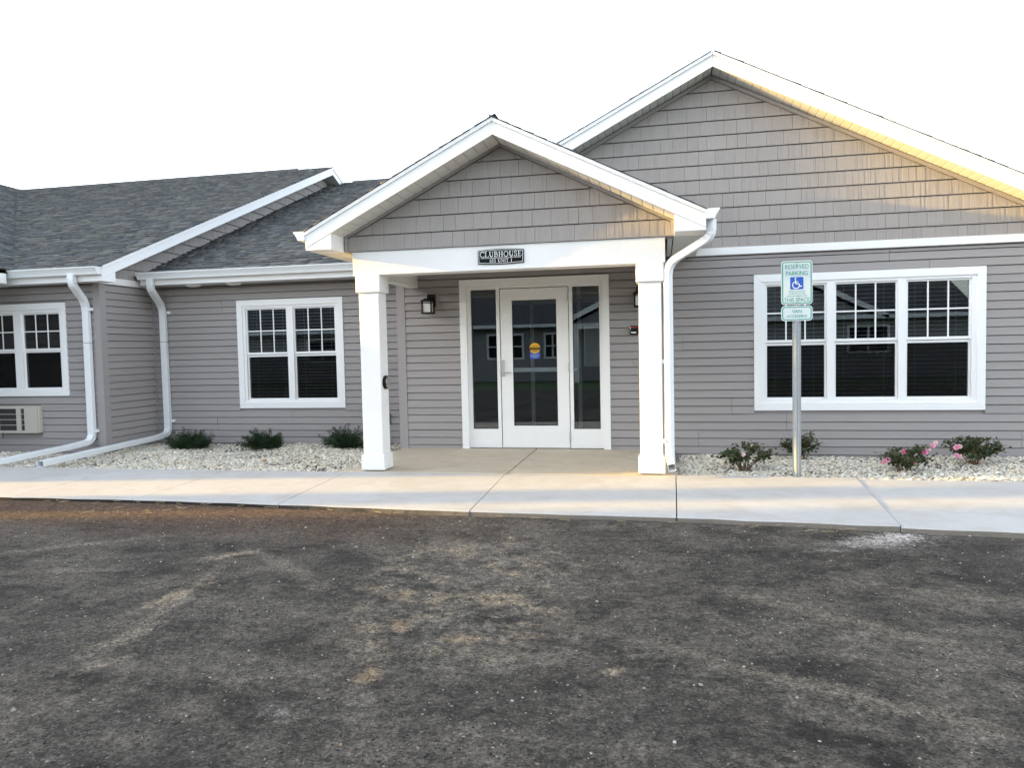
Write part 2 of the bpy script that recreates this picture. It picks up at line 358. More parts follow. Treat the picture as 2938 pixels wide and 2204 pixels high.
class MB:
    def __init__(s): s.v = []; s.f = []
    def add(s, vs, fs):
        k = len(s.v); s.v += [tuple(p) for p in vs]; s.f += [tuple(i+k for i in f) for f in fs]; return s
    def box(s, x0, x1, y0, y1, z0, z1):
        return s.add([(x0, y0, z0), (x1, y0, z0), (x1, y1, z0), (x0, y1, z0), (x0, y0, z1), (x1, y0, z1), (x1, y1, z1), (x0, y1, z1)],
                     [(0, 3, 2, 1), (4, 5, 6, 7), (0, 1, 5, 4), (1, 2, 6, 5), (2, 3, 7, 6), (3, 0, 4, 7)])
    def bbox(s, x0, x1, y0, y1, z0, z1, e=0.004):
        bm = bmesh.new(); vs = [bm.verts.new(p) for p in ((x0, y0, z0), (x1, y0, z0), (x1, y1, z0), (x0, y1, z0), (x0, y0, z1), (x1, y0, z1), (x1, y1, z1), (x0, y1, z1))]
        for f in ((0, 3, 2, 1), (4, 5, 6, 7), (0, 1, 5, 4), (1, 2, 6, 5), (2, 3, 7, 6), (3, 0, 4, 7)): bm.faces.new([vs[i] for i in f])
        bmesh.ops.bevel(bm, geom=list(bm.edges), offset=e, segments=1, affect='EDGES')
        bm.verts.ensure_lookup_table(); bm.verts.index_update()
        s.add([v.co[:] for v in bm.verts], [[v.index for v in f.verts] for f in bm.faces]); bm.free(); return s
    def prism(s, poly, axis, a0, a1):
        """poly: list of 2d points; axis 'X' (poly in y,z), 'Y' (poly in x,z), 'Z' (poly in x,y)"""
        n = len(poly)
        def P(p, a): return {'X': (a, p[0], p[1]), 'Y': (p[0], a, p[1]), 'Z': (p[0], p[1], a)}[axis]
        return s.add([P(p, a0) for p in poly]+[P(p, a1) for p in poly],
                     [tuple(range(n)), tuple(range(2*n-1, n-1, -1))]+[(i, i+n, (i+1) % n+n, (i+1) % n) for i in range(n)])
    def tube(s, pts, r, n=8, r1=None):
        pts = [Vector(p) for p in pts]; rings = []
        for i, p in enumerate(pts):
            d = (pts[min(i+1, len(pts)-1)]-pts[max(i-1, 0)]).normalized()
            a = d.cross(Vector((0, 0, 1)) if abs(d.z) < 0.9 else Vector((1, 0, 0))).normalized(); b = d.cross(a)
            rr = r if r1 is None else r+(r1-r)*i/(len(pts)-1)
            rings.append([p+a*rr*math.cos(2*math.pi*k/n)+b*rr*math.sin(2*math.pi*k/n) for k in range(n)])
        vs = [q for ring in rings for q in ring]; fs = []
        for i in range(len(pts)-1):
            for k in range(n): fs.append((i*n+k, i*n+(k+1) % n, (i+1)*n+(k+1) % n, (i+1)*n+k))
        fs += [tuple(range(n)), tuple(range(len(vs)-1, len(vs)-n-1, -1))]
        return s.add(vs, fs)
    def cyl(s, c, axis, r, h, n=24, r1=None):
        r1 = r if r1 is None else r1; vs = []
        for hh, rr in ((0, r), (h, r1)):
            for k in range(n):
                a, b = rr*math.cos(2*math.pi*k/n), rr*math.sin(2*math.pi*k/n)
                vs.append({'X': (c[0]+hh, c[1]+a, c[2]+b), 'Y': (c[0]+a, c[1]+hh, c[2]+b), 'Z': (c[0]+a, c[1]+b, c[2]+hh)}[axis])
        return s.add(vs, [tuple(range(n)), tuple(range(2*n-1, n-1, -1))]+[(k, (k+1) % n, n+(k+1) % n, n+k) for k in range(n)])
    def build(s, name, mat, parent=None, **kw):
        o = mesh_obj(name, s.v, s.f, mat, parent, **kw)
        bm = bmesh.new(); bm.from_mesh(o.data); bmesh.ops.recalc_face_normals(bm, faces=bm.faces); bm.to_mesh(o.data); bm.free()
        return o

def rects_minus(x0, x1, z0, z1, holes):
    """split a wall rectangle around rectangular openings"""
    xs = sorted({x0, x1, *[min(max(h[i], x0), x1) for h in holes for i in (0, 1)]})
    out = []
    for a, b in zip(xs, xs[1:]):
        if b-a < 1e-4: continue
        segs = [(z0, z1)]
        for h in holes:
            if h[0] <= a+1e-5 and h[1] >= b-1e-5:
                ns = []
                for p, q in segs:
                    if h[2] >= q or h[3] <= p: ns.append((p, q)); continue
                    if h[2] > p: ns.append((p, h[2]))
                    if h[3] < q: ns.append((h[3], q))
                segs = ns
        out += [(a, b, p, q) for p, q in segs]
    return out

S = 0.1016
def siding_course(axis, plane, out, a0, a1, z0, z1, parent, full=S):
    """one clapboard; axis 'X': runs along X on plane Y=plane, out=-1 faces -Y; axis 'Y': runs along Y on plane X=plane, out=+1 faces +X"""
    if z1-z0 < 0.008 or a1-a0 < 0.01: return
    n = max(1, int(round((a1-a0)/0.7)))
    h = full
    vs, fs = [], []
    pj = random.uniform(-0.0012, 0.0012)
    for i in range(n+1):
        a = a0+(a1-a0)*i/n
        jz = random.uniform(-0.0024, 0.0024); jy = random.uniform(-0.0016, 0.0016)+pj
        tz = z1-min(0.0105, (z1-z0)*0.4)
        prof = [(-0.012, z0+jz), (0.022+jy, z0+jz), (0.022+jy, z0+jz+0.004), (0.0175+jy, z0+(tz-z0)*0.5), (0.0140+jy, tz), (-0.012, tz)]
        for o_, z in prof:
            vs.append((a, plane+out*o_, z) if axis == 'X' else (plane+out*o_, a, z))
    for i in range(n):
        for k in range(6):
            fs.append((i*6+k, i*6+(k+1) % 6, (i+1)*6+(k+1) % 6, (i+1)*6+k))
    fs += [tuple(range(6)), tuple(range(n*6+5, n*6-1, -1))]
    mb = MB(); mb.add(vs, fs); return mb.build('siding_board', M['siding'], parent)

def siding_wall(axis, plane, out, a0, a1, z0, z1, holes, parent, zref):
    """courses whose lower edges sit on zref + k*S"""
    k = math.floor((z0-zref)/S)
    while True:
        lo = zref+k*S; hi = lo+S
        if lo >= z1-0.004: break
        l, h = max(lo, z0), min(hi, z1)
        cuts = [(hh[0], hh[1]) for hh in holes if hh[2] < h-0.02 and hh[3] > l+0.02]
        segs = [(a0, a1)]
        for c0, c1 in cuts:
            ns = []
            for p, q in segs:
                if c1 <= p or c0 >= q: ns.append((p, q)); continue
                if c0 > p: ns.append((p, c0))
                if c1 < q: ns.append((c1, q))
            segs = ns
        seam = random.Random(int(plane*100)*31+k//2).uniform(0, 3.66)
        for p, q in segs:
            cutp = [p]; x = math.floor(p/3.66)*3.66+seam
            while x < q-0.25:
                if x > p+0.25: cutp.append(x)
                x += 3.66
            cutp.append(q)
            for pa, pb in zip(cutp, cutp[1:]):
                siding_course(axis, plane, out, pa+(0.002 if pa != p else 0), pb-(0.002 if pb != q else 0), l, h, parent)
        k += 1

def shake(axis, plane, out, a0, a1, z0, top, parent):
    """one shake tile with split grain; top(a) gives the upper limit at a"""
    if min(top(a0), top(a1)) - z0 < 0.012 and max(top(a0), top(a1))-z0 < 0.03: return
    g = 0.0014
    a0 += g; a1 -= g
    n = max(2, int((a1-a0)/0.022))
    base = random.uniform(0.023, 0.026)
    vs, fs = [], []
    d = [random.choice((0, 0, 0, 0.0022, 0.0040))*random.uniform(0.5, 1) for _ in range(n)]
    for i in range(n):
        for a in (a0+(a1-a0)*i/n, a0+(a1-a0)*(i+1)/n):
            tz = max(top(a)-0.010, z0+0.006)
            for o_, z in ((-0.010, z0), (base-d[i], z0), (0.012-d[i]*0.6, tz), (-0.010, tz)):
                vs.append((a, plane+out*o_, z) if axis == 'X' else (plane+out*o_, a, z))
    for j in range(2*n-1):
        for k in range(4):
            fs.append((j*4+k, j*4+(k+1) % 4, (j+1)*4+(k+1) % 4, (j+1)*4+k))
    e = (2*n-1)*4
    fs += [(0, 1, 2, 3), (e+3, e+2, e+1, e)]
    MB().add(vs, fs).build('shake', M['shake'], parent)

def shake_field(axis, plane, out, a0, a1, rows, rake, parent, low=None):
    """rows: list of (z0,z1); rake(a): height limit of the gable; low(a): lower limit (roof plane) or None"""
    for (z0, z1) in rows:
        a = a0 - random.uniform(0, 0.12)
        while a < a1:
            w = random.choice((0.105, 0.13, 0.15, 0.18, 0.20, 0.235))
            b = a+w
            p, q = max(a, a0), min(b, a1)
            a = b
            if q-p < 0.02: continue
            top = lambda x, z1=z1: min(z1, rake(x))
            if max(top(p), top(q)) < z0+0.02: continue
            if low is not None:
                if max(low(p), low(q)) > z1+0.1 and min(low(p), low(q)) > z1: continue
            shake(axis, plane, out, p, q, z0, top, parent)

def tinted(name, V, F, tint, mat, parent=None, smooth=False, kind=None):
    """numpy mesh of equal-size faces with a per-vertex tint"""
    me = bpy.data.meshes.new(name)
    nv, nf, k = len(V), len(F), F.shape[1]
    me.vertices.add(nv); me.vertices.foreach_set('co', np.ascontiguousarray(V, dtype=np.float32).ravel())
    me.loops.add(nf*k); me.loops.foreach_set('vertex_index', np.ascontiguousarray(F, dtype=np.int32).ravel())
    me.polygons.add(nf); me.polygons.foreach_set('loop_start', np.arange(0, nf*k, k, dtype=np.int32))
    me.update(calc_edges=True); me.validate()
    a = me.attributes.new('tint', 'FLOAT_COLOR', 'POINT')
    c = np.ones((nv, 4), np.float32); c[:, :3] = tint; a.data.foreach_set('color', c.ravel())
    me.materials.append(mat)
    if smooth: me.shade_smooth()
    o = bpy.data.objects.new(name, me); link(o, parent)
    if kind: o['kind'] = kind
    return o

def shingles(name, origin, along, up, length, slope, parent, valley=None, exp=0.143, thick=1.0):
    """asphalt shingle courses laid as separate tabs on a roof plane; valley(s,u)->False drops a tab"""
    O, A, U = np.array(origin, float), np.array(along, float), np.array(up, float)
    A /= np.linalg.norm(A); U /= np.linalg.norm(U); NN = np.cross(A, U)
    if NN[2] < 0: NN = -NN
    V, F, T = [], [], []
    nrow = int(math.ceil(slope/exp))
    tones = np.array([(0.060, 0.065, 0.069), (0.074, 0.079, 0.082), (0.092, 0.096, 0.097), (0.112, 0.113, 0.109), (0.092, 0.090, 0.084), (0.068, 0.074, 0.080)])
    for r_ in range(nrow):
        u0 = r_*exp; u1 = min(u0+exp+0.03, slope-0.004)
        s = -random.uniform(0, 0.3)
        while s < length:
            w = random.uniform(0.07, 0.24)
            p, q = max(s, 0), min(s+w, length); s += w
            if q-p < 0.01: continue
            if valley and not valley((p+q)/2, u0): continue
            th = (random.choice((0.009, 0.020, 0.023)) + random.uniform(0, 0.003))*thick
            dz = random.uniform(-0.004, 0.004)
            c = tones[random.randrange(6)]*random.uniform(0.9, 1.1)*np.array([1.34, 1.33, 1.30])
            k = len(V)
            um = u0+exp*0.66; hm = th+(0.002-th)*0.6
            for (a, u, h) in ((p, u0+dz, 0), (q, u0+dz, 0), (q, u0+dz, th), (p, u0+dz, th), (q, um, hm), (p, um, hm)):
                V.append(O+A*a+U*u+NN*h); T.append(c)
            c2 = c*(0.30 if random.random() < 0.5 else 0.85)      # printed shadow band of laminated shingles
            for (a, u, h) in ((q, um, hm), (p, um, hm), (q, u1, 0.002), (p, u1, 0.002)):
                V.append(O+A*a+U*u+NN*h); T.append(c2)
            F += [(k, k+1, k+2, k+3), (k+3, k+2, k+4, k+5), (k, k+3, k+5, k+5), (k+1, k+4, k+4, k+2), (k+7, k+6, k+8, k+9)]
    F3 = []
    for f in F:
        if f[2] == f[3]: F3.append((f[0], f[1], f[2]))
        elif f[1] == f[2]: F3.append((f[0], f[1], f[3]))
        else: F3 += [(f[0], f[1], f[2]), (f[0], f[2], f[3])]
    return tinted(name, np.array(V), np.array(F3), np.array(T), M['shingle'], parent, kind='stuff')

def sweep_rect(pts, w, d, side, radius=0.07, corr=False):
    """rectangular pipe along a polyline with rounded elbows; side = constant width direction"""
    P = [Vector(p) for p in pts]; path = [P[0]]
    for i in range(1, len(P)-1):
        a = (P[i-1]-P[i]); b = (P[i+1]-P[i]); r_ = min(radius, a.length*0.45, b.length*0.45)
        A, B = P[i]+a.normalized()*r_, P[i]+b.normalized()*r_
        for k in range(7):
            t_ = k/6; path.append(A*(1-t_)**2+P[i]*2*t_*(1-t_)+B*t_**2)
    path.append(P[-1])
    mb = MB(); rings = []
    for i, p in enumerate(path):
        dd = (path[min(i+1, len(path)-1)]-path[max(i-1, 0)]).normalized()
        sd = Vector(side); sd = (sd-dd*sd.dot(dd)).normalized(); nn = dd.cross(sd)
        g = 1.0
        if corr and 0 < i < len(path)-1: g = 1.0 if i % 2 else 0.955
        c = 0.16
        ring = []
        for (x, y) in ((-1+c, -1), (1-c, -1), (1, -1+c), (1, 1-c), (1-c, 1), (-1+c, 1), (-1, 1-c), (-1, -1+c)):
            ring.append(p+sd*(x*w/2*g)+nn*(y*d/2*g))
        rings.append(ring)
    vs = [q for r_ in rings for q in r_]; fs = []
    for i in range(len(rings)-1):
        for k in range(8): fs.append((i*8+k, i*8+(k+1) % 8, (i+1)*8+(k+1) % 8, (i+1)*8+k))
    fs.append(tuple(range(8)))
    # hollow outlet: an inner wall turned back into the pipe
    last = rings[-1]; cen = sum(last, Vector())/8; dirn = (path[-1]-path[-2]).normalized()
    inner = [cen+(q-cen)*0.9 for q in last]; deep = [q-dirn*0.16 for q in inner]
    k0 = len(vs); vs += inner+deep; e = (len(rings)-1)*8
    for k in range(8):
        fs.append((e+k, e+(k+1) % 8, k0+(k+1) % 8, k0+k)); fs.append((k0+k, k0+(k+1) % 8, k0+8+(k+1) % 8, k0+8+k))
    fs.append(tuple(range(k0+8, k0+16)))
    return mb.add(vs, fs)

def k_gutter(axis, back, out, a0, a1, ztop, parent, h=0.105, w=0.125):
    """K-style gutter: back plane coordinate, out = direction (+1/-1) it projects"""
    prof = [(0.0, h), (0.0, 0.0), (w*0.62, 0.0), (w*0.70, h*0.30), (w*0.72, h*0.36), (w*0.90, h*0.72), (w*0.97, h*0.80), (w, h*0.92), (w, h),
            (w*0.93, h), (w*0.93, h*0.93), (w*0.86, h*0.76), (w*0.66, h*0.38), (w*0.58, 0.006), (0.006, 0.006), (0.006, h)]
    mb = MB(); poly = [(back+out*p, ztop-h+z) for p, z in prof]; mb.prism(poly, axis, a0, a1)
    cap = [(back+out*p, ztop-h+z) for p, z in prof[:9]]
    for e0, e1 in ((a0-0.003, a0+0.001), (a1-0.001, a1+0.003)): mb.prism(cap, axis, e0, e1)
    return mb.build('gutter', M['metal_white'], parent)

def make_window(parent, wy, ox0, ox1, oz0, oz1, sashes, zl, zu, casing=0.092, name='window', blinds=True):
    """double-hung units side by side in one casing. wy = wall plane (faces -Y)."""
    c = casing
    fx0, fx1, fz0, fz1 = ox0+c, ox1-c, oz0+c, oz1-c
    yf, yb = wy-0.012, wy+0.07
    fr = MB()
    xs = [fx0]+[s for sh in sashes for s in sh]+[fx1]
    # main frame with mullions, openings around every sash pair
    mt_ = 0.022
    op = [(s0-mt_, s1+mt_, zl[0]-mt_-0.006, zu[1]+mt_) for s0, s1 in sashes]
    for a, b, p, q in rects_minus(fx0, fx1, fz0, fz1, op): fr.box(a, b, yf, yb, p, q)
    w = fr.build(name, M['trim'], parent)
    # casing boards, mitred
    yo = wy-0.030
    def board(poly):
        n = len(poly); mb = MB()
        mb.add([(x, yo, z) for x, z in poly]+[(x, wy-0.004, z) for x, z in poly],
               [tuple(range(n)), tuple(range(2*n-1, n-1, -1))]+[(i, i+n, (i+1) % n+n, (i+1) % n) for i in range(n)])
        mb.build('casing_board', M['trim'], w)
    g = 0.0012
    board([(ox0, oz0), (ox1, oz0), (ox1-c-g, oz0+c), (ox0+c+g, oz0+c)])
    board([(ox0, oz1), (ox0+c+g, oz1-c), (ox1-c-g, oz1-c), (ox1, oz1)])
    board([(ox0, oz0+g*2), (ox0+c, oz0+c+g), (ox0+c, oz1-c-g), (ox0, oz1-g*2)])
    board([(ox1, oz0+g*2), (ox1, oz1-g*2), (ox1-c, oz1-c-g), (ox1-c, oz0+c+g)])
    for s0, s1 in sashes:
        for (z0, z1), y in ((zu, wy+0.012), (zl, wy+0.032)):
            sm = MB()
            r_ = mt_+0.003
            lo = 0.03 if (z0, z1) == zu else r_
            hi = 0.03 if (z0, z1) == zl else r_
            for a, b, p, q in rects_minus(s0-r_, s1+r_, z0-lo-0.004, z1+hi, [(s0, s1, z0, z1)]): sm.box(a, b, y, y+0.03, p, q)
            sm.build('sash', M['trim'], w)
            MB().box(s0-0.004, s1+0.004, y+0.012, y+0.017, z0-0.004, z1+0.004).build('pane', M['glass'], w)
        MB().box(s0+0.001, s1-0.001, wy+0.026, wy+0.0275, zl[0]+0.001, zl[1]-0.001).build('insect_screen', M['screen'], w)
        # grid between the panes of the upper sash
        z0, z1 = zu; y = wy+0.0185
        for k in (1, 2):
            x = s0+(s1-s0)*k/3; MB().box(x-0.0085, x+0.0085, y, y+0.005, z0, z1).build('muntin', M['trim'], w)
        zc = (z0+z1)/2; MB().box(s0, s1, y+0.0005, y+0.0045, zc-0.0085, zc+0.0085).build('muntin', M['trim'], w)
        if blinds:
            bl = MB(); z = zl[0]-0.01
            while z < zu[1]:
                bl.box(s0-0.01, s1+0.01, wy+0.105, wy+0.150, z, z+0.0028)
                z += 0.0505
            for fx in (0.16, 0.84):
                x = s0+(s1-s0)*fx; bl.box(x-0.001, x+0.001, wy+0.103, wy+0.105, zl[0], zu[1])
            bl.build('blind', M['blind'], w, kind='stuff')
    return w

def room(parent, x0, x1, y0, y1, z0, z1, holes=()):
    """light-tight dark room behind an opening: open towards -Y, optional openings in its back wall"""
    mb = MB(); e = 0.05
    mb.box(x0-e, x0, y0, y1, z0, z1); mb.box(x1, x1+e, y0, y1, z0, z1)
    mb.box(x0-e, x1+e, y0, y1, z0-e, z0); mb.box(x0-e, x1+e, y0, y1, z1, z1+e)
    for a, b, p, q in rects_minus(x0-e, x1+e, z0-e, z1+e, list(holes)): mb.box(a, b, y1, y1+e, p, q)
    return mb.build('interior', M['dark'], parent)

def backing(parent, axis, plane, thick, a0, a1, z0, z1, holes, mat=None, name='wall'):
    mb = MB()
    for a, b, p, q in rects_minus(a0, a1, z0, z1, holes):
        if axis == 'X': mb.box(a, b, min(plane, plane+thick), max(plane, plane+thick), p, q)
        else: mb.box(min(plane, plane+thick), max(plane, plane+thick), a, b, p, q)
    return mb.build(name, mat or M['siding'], parent)

# ================================================================== GROUND
g = MB(); g.add([(-400, -400, -0.30), (400, -400, -0.30), (400, 400, -0.30), (-400, 400, -0.30)], [(0, 1, 2, 3)])
struct(g.build('ground', M['lawn']))
FRONT = [(-14, -3.47), (-5.2, -3.48), (-3.67, -3.46), (-2.30, -3.45), (-0.77, -3.50), (1.03, -3.59), (2.74, -3.62), (4.345, -3.72), (5.13, -3.775), (9, -3.95)]
def front_y(x):
    for (a, ya), (b, yb) in zip(FRONT, FRONT[1:]):
        if a <= x <= b: return ya+(yb-ya)*(x-a)/(b-a)
    return FRONT[0][1] if x < FRONT[0][0] else FRONT[-1][1]
def asph_z(x, y):
    return -0.056 - 0.018*max(0, min(1, (x-1.5)/4.0)) + 0.004*math.sin(x*1.3+y*0.7) + 0.003*math.sin(y*2.1-x*0.9)
# asphalt: fine near the camera, plain beyond
xs = sorted(set([-60, -40, -25] + [round(-14+0.25*i, 3) for i in range(0, 97)] + [14, 25, 40, 60]))
fr = [0, 0.03, 0.07, 0.15, 0.3, 0.5] + [0.5+0.25*i for i in range(1, 30)] + [9.0, 11.0]
V, F = [], []
for j, d in enumerate(fr):
    for x in xs:
        y = front_y(x)+0.02-d
        V.append((x, y, asph_z(x, y) - (0.012 if d < 0.05 else 0)))
n = len(xs)
for j in range(len(fr)-1):
    for i in range(n-1): F.append((j*n+i, (j+1)*n+i, (j+1)*n+i+1, j*n+i+1))
lot = mesh_obj('parking_lot', V, F, M['asphalt'], smooth=True); struct(lot)
# sidewalk slabs
walk = struct(MB().box(-14, 9, -3.40, -1.93, -0.28, -0.07).build('sidewalk', M['soil']))
joints = [(-14, -14), (-8.1, -8.1), (-5.2, -5.2), (-3.675, -3.68), (-2.305, -2.29), (-0.775, -0.825), (1.035, 0.99), (2.74, 2.772), (4.345, 4.50), (6.1, 6.2), (9, 9)]
for i, ((f0, b0), (f1, b1)) in enumerate(zip(joints, joints[1:])):
    gp = 0.0045
    right = f0 > 4
    n = 7; vs = []
    zb = lambda x: -0.004 - (0.010 if right else 0)
    zf = lambda x: -0.026 - (0.010 if right else 0)
    top = []
    for k in range(n):
        t_ = k/(n-1); xf = f0+gp+(f1-f0-2*gp)*t_; xb = b0+gp+(b1-b0-2*gp)*t_
        yb = -1.915 if xf < 2.6 else -1.835-0.02*max(0, xf-3)
        top.append(((xf, front_y(xf)+0.008*math.sin(xf*9.1)+random.uniform(-.007, .007), zf(xf)), (xb, yb, zb(xb))))
    vs = []; fs = []
    for a, b in top:
        e = 0.010
        vs += [(a[0], a[1], -0.16), (a[0], a[1], a[2]-e), (a[0], a[1]+e, a[2]), (b[0], b[1]-e, b[2]), (b[0], b[1], b[2]-e), (b[0], b[1], -0.16)]
    for k in range(n-1):
        for j in range(6): fs.append((k*6+j, k*6+(j+1) % 6, (k+1)*6+(j+1) % 6, (k+1)*6+j))
    fs += [tuple(range(6)), tuple(range((n-1)*6+5, (n-1)*6-1, -1))]
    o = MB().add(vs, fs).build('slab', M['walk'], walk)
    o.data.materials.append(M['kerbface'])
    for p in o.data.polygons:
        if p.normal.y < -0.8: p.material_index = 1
# patio under the porch
patio = struct(MB().box(-0.80, 2.76, -1.88, -0.0, -0.24, -0.05).build('patio', M['soil']))
for a, b in ((-0.855, 1.005-0.005), (1.005+0.005, 2.775)):
    MB().bbox(a, b, -1.905, -0.001, -0.20, 0.0, 0.006).build('slab', M['patio'], patio)

# gravel beds of white river stone
BEDS = [(2.785, 9.0, -1.83, -0.005), (-5.29, -0.865, -1.91, 0.795), (-14, -5.29, -1.91, -0.325)]
bed = MB()
for x0, x1, y0, y1 in BEDS: bed.box(x0, x1, y0, y1, -0.24, -0.082)
struct(bed.build('planting_bed', M['soil']))
def ico():
    bm = bmesh.new(); bmesh.ops.create_icosphere(bm, subdivisions=2, radius=1.0)
    v = np.array([p.co[:] for p in bm.verts]); f = np.array([[q.index for q in p.verts] for p in bm.faces]); bm.free(); return v, f
def ico1():
    bm = bmesh.new(); bmesh.ops.create_icosphere(bm, subdivisions=1, radius=1.0)
    v = np.array([p.co[:] for p in bm.verts]); f = np.array([[q.index for q in p.verts] for p in bm.faces]); bm.free(); return v, f
IV, IF = ico()
JV, JF = ico1()
def stones(name, pos, rad, tint, mat, parent=None, flat=(0.45, 0.8), lo=False, kind='stuff'):
    bv, bf = (JV, JF) if lo else (IV, IF)
    n = len(pos); k = len(bv)
    sc = np.stack([rad*rng.uniform(0.85, 1.35, n), rad*rng.uniform(0.7, 1.05, n), rad*rng.uniform(flat[0], flat[1], n)], 1)
    lump = 1+0.13*rng.standard_normal((n, k))
    V = bv[None]*lump[..., None]*sc[:, None, :]
    az = rng.uniform(0, 2*np.pi, n); tl = rng.normal(0, 0.35, n)
    c, s = np.cos(tl)[:, None], np.sin(tl)[:, None]
    y, z = V[..., 1]*c-V[..., 2]*s, V[..., 1]*s+V[..., 2]*c
    c, s = np.cos(az)[:, None], np.sin(az)[:, None]
    x, y = V[..., 0]*c-y*s, V[..., 0]*s+y*c
    V = np.stack([x, y, z], -1)+pos[:, None, :]
    Fc = bf[None]+(np.arange(n)*k)[:, None, None]
    return tinted(name, V.reshape(-1, 3), Fc.reshape(-1, 3), np.repeat(tint, k, 0), mat, parent, smooth=True, kind=kind)
def stone_tint(n):
    base = np.array([(0.56, 0.55, 0.51), (0.62, 0.60, 0.54), (0.66, 0.66, 0.63), (0.50, 0.45, 0.38), (0.42, 0.42, 0.40), (0.55, 0.47, 0.37), (0.60, 0.57, 0.46), (0.34, 0.32, 0.30)])
    p = np.array([.22, .2, .2, .09, .1, .06, .09, .04])
    return base[rng.choice(8, n, p=p)]*rng.uniform(0.88, 1.15, (n, 1))*np.array([1.06, 1.02, 0.95])
POS, RAD = [], []
for (x0, x1, y0, y1) in BEDS:
    x0, x1 = max(x0, -8.6), min(x1, 7.6)
    n = int((x1-x0)*(y1-y0)*2200)
    xx, yy = rng.uniform(x0, x1, n), rng.uniform(y0+0.015, y1-0.02, n)
    keep = (xx > -7.7)
    xx, yy = xx[keep], yy[keep]; n = len(xx)
    tt = np.clip((yy-y0)/0.35, 0, 1)
    base = -0.052-0.02*tt+0.012*np.sin(xx*2.3+yy*3.1)*tt+0.008*np.sin(xx*5.7-yy*4.3)*tt
    POS.append(np.stack([xx, yy, base+rng.uniform(-0.022, 0.012, n)], 1)); RAD.append(np.clip(rng.lognormal(-4.22, 0.32, n), 0.008, 0.032))
POS, RAD = np.concatenate(POS), np.concatenate(RAD)
# stones at the outer edge spill a little onto the walk
gv = stones('gravel', POS, RAD, stone_tint(len(POS)), M['stone'], lo=True)
gv['label'] = 'white and cream river stones filling the planting beds'

# ================================================================== CLUBHOUSE (gabled block with porch)
cl = thing('clubhouse', 'grey clubhouse with tall shake gable, triple window and white columned entry porch', 'building', (3.3, 0, 0))
GX, GS = 3.28, 0.505
AX0, AX1 = -0.868, 7.50
WIN_A = (3.77, 6.358, 0.50, 2.182)
DOOR = (0.0, 1.99, -0.05, 2.265)
backing(cl, 'X', 0.013, 0.087, AX0+0.01, AX1, -0.2, 2.50, [(WIN_A[0]+0.05, WIN_A[1]-0.05, WIN_A[2]+0.05, WIN_A[3]-0.05), (DOOR[0]+0.03, DOOR[1]-0.03, -0.2, DOOR[3]-0.03)])
siding_wall('X', 0.0, -1, AX0+0.097, AX1, -0.15, 2.436, [(WIN_A[0], WIN_A[1], WIN_A[2], WIN_A[3]), (DOOR[0], DOOR[1], -1, DOOR[3]), (2.77, 2.7701, 5, 6)], cl, 0.054)
# hide nothing: left corner post and left return wall
MB().box(AX0, AX0+0.095, -0.026, 0.0, -0.09, 2.50).build('corner_post', M['siding'], cl)
MB().box(AX0-0.022, AX0, -0.026, 0.09, -0.09, 2.50).build('corner_post', M['siding'], cl)
backing(cl, 'Y', AX0+0.005, 0.09, 0.10, 9.0, -0.2, 2.6, [])
siding_wall('Y', AX0+0.005, -1, 0.092, 0.80, -0.1, 2.42, [], cl, 0.054)
backing(cl, 'Y', AX1-0.1, 0.1, 0.10, 9.0, -0.2, 2.6, [])
backing(cl, 'X', 9.0, 0.1, AX0, AX1, -0.2, 2.6, [(0.75, 1.15, 0.85, 1.85)])
# gable wall above the frieze
rakeA = lambda x: 4.665-0.012-GS*abs(x-GX)
gm = MB(); gm.prism([(AX0, 2.5), (AX1, 2.5), (AX1, max(2.52, rakeA(AX1))), (GX, rakeA(GX)), (AX0, max(2.52, rakeA(AX0)))], 'Y', 0.011, 0.10)
gable = gm.build('gable_wall', M['shake'], cl)
rowsA = [(2.535, 2.676)]+[(2.676+0.178*k, 2.676+0.178*(k+1)) for k in range(12)]
shake_field('X', -0.001, -1, -0.8, 7.4, rowsA, lambda x: rakeA(x)-0.045, gable)
for sgn, x1 in ((-1, AX0+0.2), (1, 7.4)):   # grey channel trim under the soffit
    n_ = MB(); xa, xb = GX, x1
    n_.add([(xa, -0.022, rakeA(xa)), (xb, -0.022, rakeA(xb)), (xb, -0.022, rakeA(xb)-0.05), (xa, -0.022, rakeA(xa)-0.05), (xa, 0, rakeA(xa)), (xb, 0, rakeA(xb)), (xb, 0, rakeA(xb)-0.05), (xa, 0, rakeA(xa)-0.05)],
           [(0, 1, 2, 3), (7, 6, 5, 4), (0, 4, 5, 1), (3, 2, 6, 7), (1, 5, 6, 2), (0, 3, 7, 4)])
    n_.build('channel_trim', M['siding'], gable)
MB().box(2.80, AX1, -0.034, -0.001, 2.445, 2.535).build('frieze_board', M['wood'], cl)
MB().box(2.80, AX1, -0.045, -0.001, 2.437, 2.4445).build('channel_trim', M['siding'], cl)

